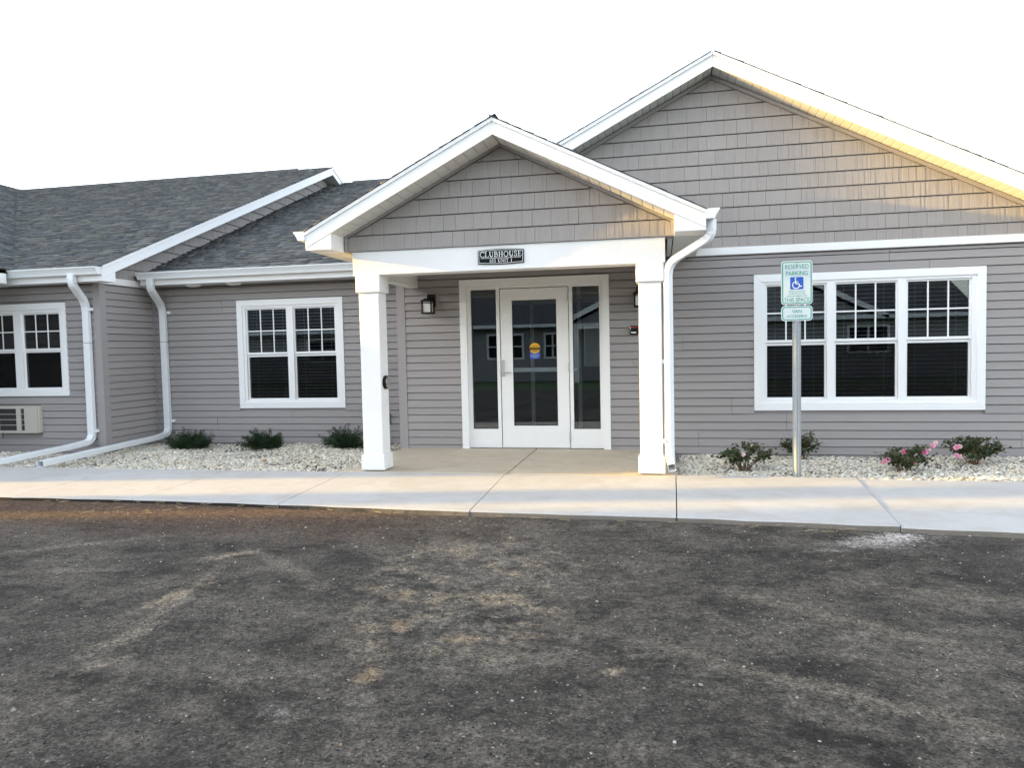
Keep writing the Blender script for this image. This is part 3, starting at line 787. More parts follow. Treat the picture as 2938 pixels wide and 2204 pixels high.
def slope_board(x0, x1, zfun0, zfun1, y0, y1, name, mat, parent):
    """board following a rake between x0 and x1; zfun0/1 lower and upper edges"""
    mb = MB(); mb.prism([(x0, zfun0(x0)), (x1, zfun0(x1)), (x1, zfun1(x1)), (x0, zfun1(x0))], 'Y', y0, y1)
    return mb.build(name, mat, parent)
def gable_roof(parent, gx, gs, half0, half1, ztop, yfas, ywall, yback, drop1, drop2, rname='roof', soffit_step=0.0925, zl=None):
    """front-facing gable roof: fascia at yfas, soffit back to ywall, roof deck to yback; drop1 = upper fascia strip, drop2 = fascia depth"""
    top = lambda x: ztop-gs*abs(x-gx)
    roof = MB()
    th = drop1
    roof.prism([(gx-half0, top(gx-half0)-0.03), (gx, ztop-0.03), (gx+half1, top(gx+half1)-0.03), (gx+half1, top(gx+half1)-0.012), (gx, ztop-0.012), (gx-half0, top(gx-half0)-0.012)], 'Y', yfas+0.03, yback)
    roof = roof.build(rname, M['shingle_deck'], parent)
    for sgn, h in ((-1, half0), (1, half1)):
        xe = gx+sgn*h
        a, b = (xe, gx-0.001) if sgn < 0 else (gx+0.001, xe)
        slope_board(a, b, lambda x: top(x)-drop2, lambda x: top(x)-drop1, yfas, yfas+0.022, 'fascia_board', M['metal_white_smooth'], parent)
        slope_board(a, b, lambda x: top(x)-drop1+0.001, lambda x: top(x)-0.012, yfas-0.016, yfas+0.026, 'rake_trim', M['metal_white_smooth'], parent)
        # soffit boards
        x = gx+sgn*0.004
        while abs(x-gx) < h-0.02:
            w = min(soffit_step, h-0.02-abs(x-gx))
            p, q = (x-w+0.002, x-0.002) if sgn < 0 else (x+0.002, x+w-0.002)
            if abs(q-p) > 0.02:
                mb = MB(); zz = lambda u: top(u)-drop2
                mb.prism([(p, zz(p)+0.005), (p+0.005, zz(p+0.005)), (q-0.005, zz(q-0.005)), (q, zz(q)+0.005), (q, zz(q)+0.016), (p, zz(p)+0.016)], 'Y', yfas+0.0225, ywall)
                mb.build('soffit_panel', M['soffit'], parent)
            x += sgn*soffit_step
        L_ = h*math.sqrt(1+gs*gs)
        up = (-sgn, 0, gs)
        shingles('shingles', (xe+sgn*0.015, yfas-0.028, top(xe)-0.008-gs*0.015), (0, 1, 0), up, (yback-yfas)+0.02, L_-0.005, roof, thick=0.45)
    cap = MB()
    return roof
M['shingle_deck'] = plain('shingle_underlay', (0.05, 0.05, 0.052), 0.95, 0, 0.2, 90)
M['metal_white_smooth'] = plain('white_coil_stock', (0.84, 0.84, 0.84), 0.38, 0, 0.03, 2.0, 9, 0.06)
gable_roof(cl, GX, GS, 4.55, 4.55, 4.85, -0.29, -0.002, 9.3, 0.055, 0.188)

MB().box(AX1-0.09, AX1+0.022, -0.028, 0.0, -0.09, 2.436).build('corner_post', M['siding'], cl)
MB().box(7.808, 7.828, -0.26, 9.28, 2.365, 2.515).build('eave_fascia', M['metal_white_smooth'], cl)
MB().box(AX1+0.025, 7.8075, -0.26, 9.28, 2.367, 2.385).build('eave_soffit', M['soffit'], cl)
MB().prism([(AX1+0.026, 2.386), (7.807, 2.386), (7.807, 2.40), (AX1+0.026, 2.52)], 'Y', -0.262, -0.05).build('eave_return', M['metal_white_smooth'], cl)
make_window(cl, 0.0, *WIN_A, [(3.930, 4.597), (4.730, 5.397), (5.531, 6.192)], (0.660, 1.302), (1.372, 2.033))
room(cl, 3.0, 7.3, 0.10, 3.8, 0.0, 2.45)
# entry: casing, frame, sidelights, door
ent = MB()
ent.box(0.0, 0.090, -0.030, 0.10, 0.0, 2.265-0.092); ent.box(1.900, 1.990, -0.030, 0.10, 0.0, 2.265-0.092); ent.box(0.0, 1.99, -0.032, 0.10, 2.265-0.0915, 2.265)
ent.build('door_casing', M['door_paint'], cl)
fy0, fy1 = 0.035, 0.12
frm = MB()
for a, b, p, q in rects_minus(0.0905, 1.8995, 0.004, 2.173, [(0.138, 0.487, 0.258, 2.13), (0.531, 1.462, 0.0, 2.140), (1.508, 1.857, 0.258, 2.13)]): frm.box(a, b, fy0, fy1, p, q)
frame = frm.build('door_frame', M['door_paint'], cl)
for a, b in ((0.138, 0.487), (1.508, 1.857)):
    MB().box(a-0.004, b+0.004, 0.075, 0.082, 0.254, 2.134).build('sidelight_pane', M['glass'], frame)
    gk = MB()
    for p, q, r_, s_ in rects_minus(a-0.002, b+0.002, 0.256, 2.132, [(a+0.008, b-0.008, 0.266, 2.122)]): gk.box(p, q, 0.060, 0.0745, r_, s_)
    gk.build('gasket', M['gasket'], frame)
dl = MB()
for a, b, p, q in rects_minus(0.541, 1.452, 0.012, 2.130, [(0.700, 1.295, 0.302, 1.975)]): dl.box(a, b, 0.043, 0.088, p, q)
door = dl.build('door', M['door_paint'], cl)
MB().box(0.696, 1.299, 0.062, 0.0685, 0.298, 1.979).build('pane', M['glass'], door)
gk = MB()
for p, q, r_, s_ in rects_minus(0.698, 1.297, 0.300, 1.977, [(0.706, 1.289, 0.308, 1.969)]): gk.box(p, q, 0.050, 0.0615, r_, s_)
gk.build('gasket', M['gasket'], door)
MB().bbox(0.66, 1.335, 0.0705, 0.110, 1.020, 1.078, 0.005).build('push_bar', M['trim'], door)
hd = MB(); hd.bbox(0.552, 0.590, 0.026, 0.0425, 0.965, 1.185, 0.004); hd.tube([(0.571, 0.028, 1.018), (0.571, -0.012, 1.018)], 0.010, 10); hd.tube([(0.560, -0.014, 1.018), (0.685, -0.014, 1.018)], 0.0095, 10)
hd.build('handle', M['steel'], door)
for z in (0.15, 1.075, 2.0): MB().cyl((1.4545, 0.032, z-0.06), 'Z', 0.011, 0.12, 12).build('hinge', M['steel'], door)
MB().box(0.53, 1.46, 0.02, 0.11, 0.0, 0.011).build('threshold', M['steel'], cl)
# decal on the door glass
MB().cyl((0.998, 0.0590, 1.335), 'Y', 0.071, 0.0025, 32).build('decal', M['decal_yellow'], door)
MB().box(0.932, 1.066, 0.0597, 0.0615, 1.195, 1.300).build('decal', M['decal_blue'], door)
MB().box(0.930, 1.066, 0.0575, 0.0588, 1.312, 1.346).build('decal', M['plaque'], door)

# text helper: flat letters turned to mesh, facing -Y
def text_mesh(body, size, cx, y, z, mat, name, parent, width=None, squeeze=1.0, spacing=1.0, extrude=0.0008, thin=0.35):
    cu = bpy.data.curves.new('lettering', 'FONT'); cu.body = body; cu.size = size; cu.align_x = 'CENTER'; cu.align_y = 'CENTER'
    cu.extrude = extrude; cu.offset = -0.010*size*thin; cu.resolution_u = 3; cu.space_character = spacing
    tmp = bpy.data.objects.new('lettering', cu); COL.objects.link(tmp)
    dg = bpy.context.evaluated_depsgraph_get(); me = bpy.data.meshes.new_from_object(tmp.evaluated_get(dg))
    bpy.data.objects.remove(tmp)
    co = np.empty(len(me.vertices)*3, np.float32); me.vertices.foreach_get('co', co); co = co.reshape(-1, 3)
    x, yy, ex = co[:, 0], co[:, 1], co[:, 2]
    x = x-(x.max()+x.min())/2; yy = yy-(yy.max()+yy.min())/2
    k = (width/(x.max()-x.min())) if width else squeeze
    out = np.stack([x*k+cx, y-ex, yy+z], 1); me.vertices.foreach_set('co', out.astype(np.float32).ravel()); me.update()
    me.materials.clear(); me.materials.append(mat)
    o = bpy.data.objects.new(name, me); link(o, parent); return o
text_mesh('AUTOMATIC', 0.020, 0.998, 0.0575, 1.362, M['plaque'], 'decal_lettering', door, 0.10)
text_mesh('CAUTION', 0.026, 0.998, 0.0565, 1.329, M['decal_yellow'], 'decal_lettering', door, 0.118)
text_mesh('DOOR', 0.022, 0.998, 0.0575, 1.296, M['plaque'], 'decal_lettering', door, 0.055)
text_mesh('ACTIVATE SWITCH', 0.020, 0.998, 0.0580, 1.240, M['sign_ink'], 'decal_lettering', door, 0.118)
text_mesh('TO OPERATE', 0.020, 0.998, 0.0580, 1.214, M['sign_ink'], 'decal_lettering', door, 0.085)
inn = MB()
for x in (0.56, 1.33): inn.box(x, x+0.06, 2.20, 2.26, 0.002, 2.38)
inn.box(0.0, 0.559, 2.20, 2.26, 2.05, 2.12); inn.box(0.621, 1.329, 2.20, 2.26, 2.05, 2.12); inn.box(1.391, 2.3, 2.20, 2.26, 2.05, 2.12); inn.box(0.621, 1.329, 2.20, 2.26, 0.95, 1.0)
inn.build('inner_door_frame', M['door_paint'], cl)
MB().box(0.2, 1.9, 0.35, 1.7, 0.002, 0.012).build('entry_mat', M['gasket_grey'], cl)
# hall behind the door with a daylit rear window and its blind
room(cl, -0.6, 2.6, 0.125, 8.95, 0.0, 2.44, [(0.75, 1.15, 0.85, 1.85)])
bl = MB(); z = 0.86
while z < 1.85: bl.box(0.75, 1.15, 8.90, 8.930, z, z+0.012); z += 0.05
bl.build('rear_blind', M['blind'], cl, kind='stuff')

# ---- porch
BX0, BX1 = -0.698, 2.687; BY = -1.87
beam = MB(); beam.bbox(BX0, BX1, BY, -1.645, 2.178, 2.438, 0.004).build('porch_beam', M['wood'], cl)
for a, b in ((BX0+0.002, -0.574), (2.56, BX1-0.002)):
    MB().bbox(a, b, -1.6445, -0.022, 2.180, 2.437, 0.004).build('porch_beam', M['wood'], cl)
ceil = MB().box(BX0+0.126, 2.558, -1.644, -0.004, 2.405, 2.43).build('porch_ceiling', M['soffit'], cl)
for cx in (-0.525, 2.530):
    cy = -1.754
    p = MB().bbox(cx-0.115, cx+0.115, cy-0.115, cy+0.115, 0.012, 2.176, 0.006).build('porch_post', M['wood'], cl)
    MB().bbox(cx-0.140, cx+0.140, cy-0.140, cy+0.140, 1.988, 2.1775, 0.005).build('cap', M['wood'], p)
    MB().bbox(cx-0.136, cx+0.136, cy-0.136, cy+0.136, 0.012, 0.183, 0.005).build('plinth', M['wood'], p)
    MB().box(cx-0.10, cx+0.10, cy-0.10, cy+0.10, 0.0005, 0.0118).build('shim', M['gasket'], p)
PX, PS = 0.995, 0.500
PXL, PXR = -0.780, 2.777
rakeP = lambda x: 3.510-0.010-PS*abs(x-PX)
pg = MB(); pg.prism([(PXL, 2.4425), (PXR, 2.4425), (PXR, rakeP(PXR)), (PX, rakeP(PX)), (PXL, rakeP(PXL))], 'Y', -1.857, -1.66)
pgab = pg.build('porch_gable', M['shake'], cl)
rowsP = [(2.452, 2.614)]+[(2.614+0.177*k, 2.614+0.177*(k+1)) for k in range(6)]
shake_field('X', -1.869, -1, PXL+0.035, PXR-0.035, rowsP, lambda x: rakeP(x)-0.04, pgab)
for sgn, xe in ((-1, PXL), (1, PXR)):
    MB().box(min(xe, xe-sgn*0.034), max(xe, xe-sgn*0.034), -1.892, -1.869, 2.443, rakeP(xe)-0.004).build('channel_trim', M['siding'], pgab)
    a, b = (xe-sgn*0.034, PX)
    MB().prism([(a, rakeP(a)), (b, rakeP(b)), (b, rakeP(b)-0.04), (a, rakeP(a)-0.04)], 'Y', -1.890, -1.869).build('channel_trim', M['siding'], pgab)
MB().box(PXL, PXR, -1.893, -1.869, 2.4405, 2.452).build('channel_trim', M['siding'], pgab)
gable_roof(cl, PX, PS, 2.075, 2.075, 3.675, -2.22, -1.870, 0.0-0.03, 0.050, 0.180, rname='porch_roof', soffit_step=0.105)
# boxed eave returns and eave soffits of the porch
for sgn in (-1, 1):
    xe = PX+sgn*2.075; xi = PX+sgn*1.782
    ztop_i = 3.675-PS*1.782-0.180; 
    ze = 3.675-PS*2.075-0.180
    poly = [(xe, 2.433), (xi, 2.433), (xi, ztop_i-0.002), (xe, ze-0.002)]
    MB().prism(poly, 'Y', -2.214, -1.895 if sgn < 0 else -1.895).build('eave_return', M['metal_white_smooth'], cl)
    yb = 0.72 if sgn < 0 else -0.05
    MB().box(min(xe, xi), max(xe, xi), -1.8945, yb, 2.434, 2.452).build('eave_soffit', M['soffit'], cl)
    MB().box(min(xe, xe-sgn*0.02), max(xe, xe-sgn*0.02), -1.8945, yb, 2.4525, 2.622).build('eave_fascia', M['metal_white_smooth'], cl)
    k_gutter('Y', xe+sgn*0.002, sgn, -2.235, (0.30 if sgn < 0 else -0.08), 2.632, cl, h=0.095, w=0.125)
# porch wall block above the beams closing the roof space
for a in (PXL+0.01, PXR-0.06):
    MB().box(a, a+0.05, -1.655, -0.02, 2.453, 2.60).build('porch_side', M['soffit'], cl)
# right-hand downspout beside the column
ds = sweep_rect([(3.125, -2.13, 2.545), (3.125, -2.13, 2.38), (2.713, -1.86, 2.165), (2.713, -1.86, 0.24), (2.722, -1.93, 0.14), (2.728, -2.05, 0.105)], 0.072, 0.082, (1, -0.55, 0), 0.12, corr=True)
d = ds.build('downspout', M['metal_white'], cl)
MB().box(2.646, 2.676, -1.905, -1.845, 0.335, 0.375).build('strap', M['metal_white'], d)
MB().box(2.646, 2.676, -1.88, -1.84, 1.15, 1.19).build('strap', M['metal_white'], d)

# ================================================================== LINK WING (double window)
lk = thing('link_building', 'low grey siding section with double window between clubhouse and left wing', 'building', (-3, 0.8, 0))
WIN_B = (-3.808, -2.045, 0.495, 2.172)
PB = 0.4167
backing(lk, 'X', 0.813, 0.087, -5.30, -0.80, -0.2, 2.45, [(WIN_B[0]+0.05, WIN_B[1]-0.05, WIN_B[2]+0.05, WIN_B[3]-0.05)])
siding_wall('X', 0.80, -1, -5.26, -0.868, -0.14, 2.40, [WIN_B], lk, -0.050)
MB().box(-5.300+0.021, -5.262, 0.765, 0.80, -0.09, 2.40).build('corner_post', M['siding'], lk)
make_window(lk, 0.80, *WIN_B, [(-3.652, -2.995), (-2.850, -2.198)], (0.645, 1.290), (1.360, 2.020))
room(lk, -5.2, -1.1, 0.90, 4.2, 0.0, 2.40)
zB = lambda y: 2.635+PB*(y-0.598)
EB = 0.42       # fascia plane
ridgeB = 7.55
rb = MB(); rb.prism([(EB-0.02, zB(EB-0.02)-0.04), (ridgeB, zB(ridgeB)-0.04), (ridgeB, zB(ridgeB)-0.012), (EB-0.02, zB(EB-0.02)-0.012)], 'X', -5.26, 2.2)
roofB = rb.build('roof', M['shingle_deck'], lk)
Ls = (ridgeB-EB+0.03)*math.sqrt(1+PB*PB)
shingles('shingles', (-5.285, EB-0.035, zB(EB-0.035)-0.008), (1, 0, 0), (0, 1, PB), 6.6, Ls, roofB)
MB().prism([(ridgeB-0.12, zB(ridgeB)-0.05), (ridgeB, zB(ridgeB)+0.035), (ridgeB+0.12, zB(ridgeB)-0.05)], 'X', -4.75, 2.2).build('ridge_vent', M['shingle_deck'], roofB)
rb = MB(); rb.prism([(ridgeB, zB(ridgeB)-0.04), (ridgeB+7, zB(ridgeB)-0.04-2.9), (ridgeB+7, zB(ridgeB)-0.01-2.9), (ridgeB, zB(ridgeB)-0.012)], 'X', -5.26, 2.2); rb.build('roof', M['shingle_deck'], lk)
backing(lk, 'X', 14.0, 0.1, -5.3, 2.2, -0.2, 2.7, [])
MB().box(-5.20, -0.92, EB-0.001, EB+0.02, 2.425, 2.615).build('fascia_board', M['metal_white_smooth'], lk)
MB().box(-5.20, -0.92, EB+0.0205, 0.799, 2.427, 2.445).build('eave_soffit', M['soffit'], lk)
k_gutter('X', EB-0.002, -1, -5.19, -0.96, 2.612, lk)
for x, y in ((-4.40, 0.58), (-3.72, 0.58)):
    mb = MB(); vs = []; fs = []; n = 16
    for j, (rr, zz) in enumerate(((0.125, 2.4265), (0.122, 2.412), (0.10, 2.398), (0.06, 2.390))):
        for k in range(n): vs.append((x+rr*math.cos(2*math.pi*k/n), y+rr*0.8*math.sin(2*math.pi*k/n), zz))
    for j in range(3):
        for k in range(n): fs.append((j*n+k, j*n+(k+1) % n, (j+1)*n+(k+1) % n, (j+1)*n+k))
    fs.append(tuple(range(3*n, 4*n)))
    mb.add(vs, fs).build('soffit_vent', M['trim'], lk, smooth=False)
ds = sweep_rect([(-4.985, 0.36, 2.515), (-4.985, 0.36, 2.36), (-5.075, 0.735, 2.10), (-5.065, 0.735, 0.10), (-5.02, 0.40, 0.075), (-4.93, -1.86, 0.025)], 0.10, 0.076, (1, 0.04, 0), 0.13, corr=True)
d = ds.build('downspout', M['metal_white'], lk)
for z in (2.02, 0.30): MB().box(-5.012, -4.965, 0.752, 0.792, z-0.02, z+0.02).build('strap', M['metal_white'], d)
MB().box(-5.1175, -5.0125, 0.694, 0.7755, 1.555, 1.561).build('seam', M['gasket_grey'], d)
MB().bbox(-1.40, -1.335, 0.745, 0.779, 0.25, 0.415, 0.004).build('outlet_cover', M['gasket_grey'], lk)

# ================================================================== LEFT WING
lw = thing('wing_building', 'projecting grey left wing with shake gable end, white rake board and shingle roof', 'building', (-7, -0.3, 0))
WX, WY = -5.30, -0.32
WIN_C = (-7.60, -5.862, 0.782, 2.147)
backing(lw, 'X', WY+0.013, 0.087, -8.6, WX-0.005, -0.2, 2.45, [(WIN_C[0]+0.05, WIN_C[1]-0.05, WIN_C[2]+0.05, WIN_C[3]-0.05)])
siding_wall('X', WY, -1, -8.6, WX-0.090, -0.13, 2.40, [WIN_C, (-7.09, -6.375, 0.235, 0.645)], lw, -0.048)
MB().box(WX-0.092, WX+0.024, WY-0.026, WY, -0.09, 2.42).build('corner_post', M['siding'], lw)
MB().box(WX, WX+0.0245, WY, WY+0.092, -0.09, 2.42).build('corner_post', M['siding'], lw)
backing(lw, 'Y', WX-0.013, -0.087, WY+0.10, 14.2, -0.2, 2.45, [])
siding_wall('Y', WX, 1, WY+0.092, 0.80, -0.13, 2.405, [], lw, -0.048)
MB().box(WX+0.0005, WX+0.03, WY+0.02, 0.70, 2.405, 2.500).build('frieze_board', M['wood'], lw)
make_window(lw, WY, *WIN_C, [(-7.43, -6.808), (-6.632, -6.012)], (0.905, 1.425), (1.485, 1.988))
room(lw, -8.4, -5.42, WY+0.10, 3.5, 0.0, 2.40)
RX = -5.0; PW = 0.4167; EW = -0.60; RY = 6.95
zW = lambda y: 2.627+PW*((y if y < RY else 2*RY-y)+0.60)
# gable end wall with shakes above the link roof
ge = MB(); ge.prism([(WY, 2.45), (14.2, 2.45), (14.2, 2.5), (RY, zW(RY)-0.19), (WY, max(2.5, zW(WY)-0.19))], 'X', WX-0.10, WX-0.011)
gend = ge.build('gable_wall', M['shake'], lw)
rowsW = [(2.50, 2.662)]+[(2.662+0.1885*k, 2.662+0.1885*(k+1)) for k in range(17)]
shake_field('Y', WX+0.001, 1, -0.26, 7.2, rowsW, lambda y: zW(y)-0.195, gend, low=lambda y: zB(max(y, 0.5)) if y > 0.5 else -9)
top = lambda y: zW(y)
for a, b in ((EW, RY-0.001), (RY+0.001, 12.0)):
    MB().prism([(a, top(a)-0.182), (b, top(b)-0.182), (b, top(b)-0.05), (a, top(a)-0.05)], 'X', RX-0.022, RX).build('fascia_board', M['metal_white_smooth'], lw)
    MB().prism([(a, top(a)-0.049), (b, top(b)-0.049), (b, top(b)-0.012), (a, top(a)-0.012)], 'X', RX-0.026, RX+0.016).build('rake_trim', M['metal_white_smooth'], lw)
    y = a+0.30 if a < 0 else a
    while y < b-0.05:
        p, q = y+0.002, min(y+0.30, b)-0.002
        MB().prism([(p, top(p)-0.182), (q, top(q)-0.182), (q, top(q)-0.166), (p, top(p)-0.166)], 'X', WX+0.001, RX-0.0225).build('soffit_panel', M['soffit'], lw)
        y += 0.30
# boxed return at the eave
MB().prism([(EW+0.004, 2.405), (EW+0.262, 2.405), (EW+0.262, zW(EW+0.262)-0.184), (EW+0.004, zW(EW)-0.184)], 'X', WX+0.0305, RX-0.002).build('eave_return', M['metal_white_smooth'], lw)
MB().box(-8.6, RX-0.023, EW+0.001, EW+0.022, 2.405, 2.600).build('fascia_board', M['metal_white_smooth'], lw)
MB().box(-8.6, WX+0.03, EW+0.0225, WY-0.001, 2.407, 2.425).build('eave_soffit', M['soffit'], lw)
k_gutter('X', EW-0.001, -1, -8.6, RX-0.005, 2.598, lw)
rw = MB(); rw.prism([(EW-0.02, zW(EW)-0.048), (RY, zW(RY)-0.04), (RY, zW(RY)-0.012), (EW-0.02, zW(EW)-0.020)], 'X', -20, RX-0.03)
roofW = rw.build('roof', M['shingle_deck'], lw)
rw = MB(); rw.prism([(RY, zW(RY)-0.04), (14.5, zW(14.5)-0.04), (14.5, zW(14.5)-0.012), (RY, zW(RY)-0.012)], 'X', -20, RX-0.03); rw.build('roof', M['shingle_deck'], lw)
XV = -6.45     # cross wing eave line; valley at 45 degrees
def keepW(s, u):
    y = EW-0.035+u/math.sqrt(1+PW*PW); x = RX+0.02-s
    return x > XV-(y-EW)-0.25
shingles('shingles', (RX+0.02, EW-0.035, zW(EW-0.035)-0.008), (-1, 0, 0), (0, 1, PW), 11.0, (RY-EW+0.03)*math.sqrt(1+PW*PW), roofW, keepW)
MB().prism([(RY-0.12, zW(RY)-0.05), (RY, zW(RY)+0.035), (RY+0.12, zW(RY)-0.05)], 'X', -20, RX-0.9).build('ridge_vent', M['shingle_deck'], roofW)
ds = sweep_rect([(-5.435, -0.665, 2.505), (-5.435, -0.665, 2.37), (-5.475, -0.385, 2.12), (-5.475, -0.385, 0.12), (-5.52, -0.72, 0.085), (-5.63, -1.88, 0.03)], 0.10, 0.076, (1, 0.04, 0), 0.13, corr=True)
d = ds.build('downspout', M['metal_white'], lw)
for z in (2.03, 0.27): MB().box(-5.424, -5.380, WY-0.070, WY-0.030, z-0.02, z+0.02).build('strap', M['metal_white'], d)
MB().box(-5.528, -5.422, -0.426, -0.3445, 1.545, 1.551).build('seam', M['gasket_grey'], d)
# cross wing further left, mostly out of the picture: it carries the valley roof at the picture's edge
CWX0, CWX1, CWY = -19.5, -7.75, -2.20
backing(lw, 'X', CWY, 0.1, CWX0, CWX1, -0.2, 2.45, [])
backing(lw, 'Y', CWX1-0.013, -0.087, CWY+0.1, WY, -0.2, 2.45, [])
siding_wall('Y', CWX1, 1, CWY+0.09, WY-0.025, -0.13, 2.42, [], lw, -0.048)
MB().box(CWX1-0.06, CWX1+0.026, CWY-0.026, CWY+0.088, -0.09, 2.44).build('corner_post', M['siding'], lw)
MB().box(XV-0.022, XV, CWY-0.38, EW-0.13, 2.41, 2.60).build('fascia_board', M['metal_white_smooth'], lw)
MB().box(CWX1+0.027, XV-0.0225, CWY-0.38, EW-0.13, 2.412, 2.43).build('eave_soffit', M['soffit'], lw)
MB().box(-19.4, XV-0.0225, CWY-0.38, CWY-0.36, 2.41, 2.60).build('fascia_board', M['metal_white_smooth'], lw)
EX = XV; RXc = -14.6
zC = lambda x: 2.627+PW*((EX-x) if x > RXc else (EX-(2*RXc-x)))
yf = CWY-0.40
rc = MB()
hy = yf+(EX-RXc)      # hipped front: ridge starts here
A_, B_, C_, D_ = (EX, yf, 2.615), (2*RXc-EX, yf, 2.615), (RXc, hy, zC(RXc)-0.012), (RXc, 15.0, zC(RXc)-0.012)
E_ = (EX, EW+0.05, 2.615); 
rc.add([A_, B_, C_, D_, (EX, 15.0, 2.615), (2*RXc-EX, 15.0, 2.615), (EX, 15.0, 2.55), (EX, yf, 2.55), (2*RXc-EX, yf, 2.55), (2*RXc-EX, 15.0, 2.55)],
       [(0, 2, 1), (0, 4, 3, 2), (1, 2, 3, 5), (7, 6, 4, 0), (8, 7, 0, 1), (9, 8, 1, 5), (6, 7, 8, 9), (3, 4, 6, 9, 5)])
roofC = rc.build('roof', M['shingle_deck'], lw)
def keepC(s, u):
    y = -2.8+s; x = EX+0.02-u/math.sqrt(1+PW*PW)
    return (y-EW) < (EX-x)+0.3 and (y-yf) > (EX-x)-0.2
shingles('shingles', (EX+0.02, -2.8, 2.613), (0, 1, 0), (-1, 0, PW), 12.0, (EX-RXc)*math.sqrt(1+PW*PW), roofC, keepC)

# ================================================================== FITTINGS
# through-wall air conditioner
ac = thing('air_conditioner', 'beige through-wall air conditioner grille under the left wing window', 'air conditioner', (-6.73, -0.36, 0.23))
b_ = MB(); b_.bbox(-7.085, -6.355, WY-0.082, WY+0.0, 0.236, 0.640, 0.010); b_.build('sleeve', M['ac'], ac)
fa = MB()
for a, b, p, q in rects_minus(-7.085, -6.560, 0.238, 0.637, [(-7.045, -6.728, 0.275, 0.600), (-6.655, -6.588, 0.275, 0.600)]): fa.box(a, b, WY-0.105, WY-0.083, p, q)
fa.build('front_panel', M['ac'], ac)
MB().prism([(WY-0.083, 0.245), (WY-0.083, 0.630), (WY-0.110, 0.620), (WY-0.110, 0.240)], 'X', -6.556, -6.362).build('side_panel', M['ac'], ac)
MB().box(-7.050, -6.580, WY-0.0828, WY-0.0822, 0.272, 0.603).build('coil', M['gasket'], ac)
for k in range(1, 4):
    z = 0.275+0.325*k/4; MB().box(-7.045, -6.588, WY-0.100, WY-0.088, z-0.004, z+0.004).build('grille_bar', M['ac'], ac)

def wall_lamp(cx, label):
    L_ = thing('wall_lamp', label, 'lamp', (cx, 0, 1.82), 'lantern lamps beside the entry door')
    MB().box(cx-0.075, cx+0.100, -0.036, -0.0195, 1.895, 2.106).build('mounting_block', M['siding'], L_)
    MB().bbox(cx-0.045, cx+0.070, -0.060, -0.0365, 1.918, 2.090, 0.004).build('back_plate', M['black'], L_)
    ly = -0.165; lx = cx
    MB().bbox(lx-0.014, lx+0.014, ly, -0.0605, 2.020, 2.048, 0.003).build('arm', M['black'], L_)
    rf = MB(); a = 0.083
    rf.add([(lx-a, ly-a, 1.985), (lx+a, ly-a, 1.985), (lx+a, ly+a, 1.985), (lx-a, ly+a, 1.985), (lx-a, ly-a, 1.995), (lx+a, ly-a, 1.995), (lx+a, ly+a, 1.995), (lx-a, ly+a, 1.995),
            (lx-.03, ly-.03, 2.027), (lx+.03, ly-.03, 2.027), (lx+.03, ly+.03, 2.027), (lx-.03, ly+.03, 2.027)],
           [(3, 2, 1, 0), (0, 1, 5, 4), (1, 2, 6, 5), (2, 3, 7, 6), (3, 0, 4, 7), (4, 5, 9, 8), (5, 6, 10, 9), (6, 7, 11, 10), (7, 4, 8, 11), (8, 9, 10, 11)])
    rf.build('roof_cap', M['black'], L_)
    fr_ = MB(); w = 0.062
    for sx_ in (-1, 1):
        for sy_ in (-1, 1): fr_.box(lx+sx_*w-0.008, lx+sx_*w+0.008, ly+sy_*w-0.008, ly+sy_*w+0.008, 1.842, 1.985)
    for sy_ in (-1, 1): fr_.box(lx-w+0.008, lx+w-0.008, ly+sy_*w-0.005, ly+sy_*w+0.005, 1.962, 1.970); fr_.box(lx+sy_*w-0.005, lx+sy_*w+0.005, ly-w+0.008, ly+w-0.008, 1.962, 1.970)
    fr_.box(lx-w-0.012, lx+w+0.012, ly-w-0.012, ly+w+0.012, 1.822, 1.842)
    fr_.build('cage', M['black'], L_)
    MB().box(lx-w+0.010, lx+w-0.010, ly-w+0.010, ly+w-0.010, 1.843, 1.984).build('glass_panes', M['frosted'], L_)
wall_lamp(-0.395, 'black lantern wall lamp with white glass left of the door')
wall_lamp(2.385, 'black lantern wall lamp half hidden behind the right porch column')
# key reader by the door
kb = thing('entry_reader', 'small black entry reader box on siding right of the door', 'reader', (2.30, -0.02, 1.48))
MB().bbox(2.248, 2.362, -0.075, -0.020, 1.484, 1.594, 0.010).build('housing', M['black'], kb)
MB().box(2.262, 2.348, -0.0775, -0.0752, 1.565, 1.584).build('red_lens', M['red'], kb)
MB().box(2.252, 2.266, -0.0785, -0.0756, 1.520, 1.548).build('green_lens', M['green_led'], kb)
MB().box(2.268, 2.332, -0.0785, -0.0756, 1.500, 1.516).build('label_strip', M['sign_ink'], kb)
MB().box(2.252, 2.264, -0.0785, -0.0756, 1.556, 1.578).build('indicator', M['sign_ink'], kb)
# door opener push plate on the left column
bt = thing('door_button', 'round black and steel door opener button on the left column', 'button', (-0.41, -1.752, 0.99))
MB().cyl((-0.4095, -1.752, 0.987), 'X', 0.075, 0.040, 32).build('housing', M['black'], bt)
MB().cyl((-0.3693, -1.752, 0.987), 'X', 0.070, 0.006, 32).build('push_plate', M['steel'], bt)
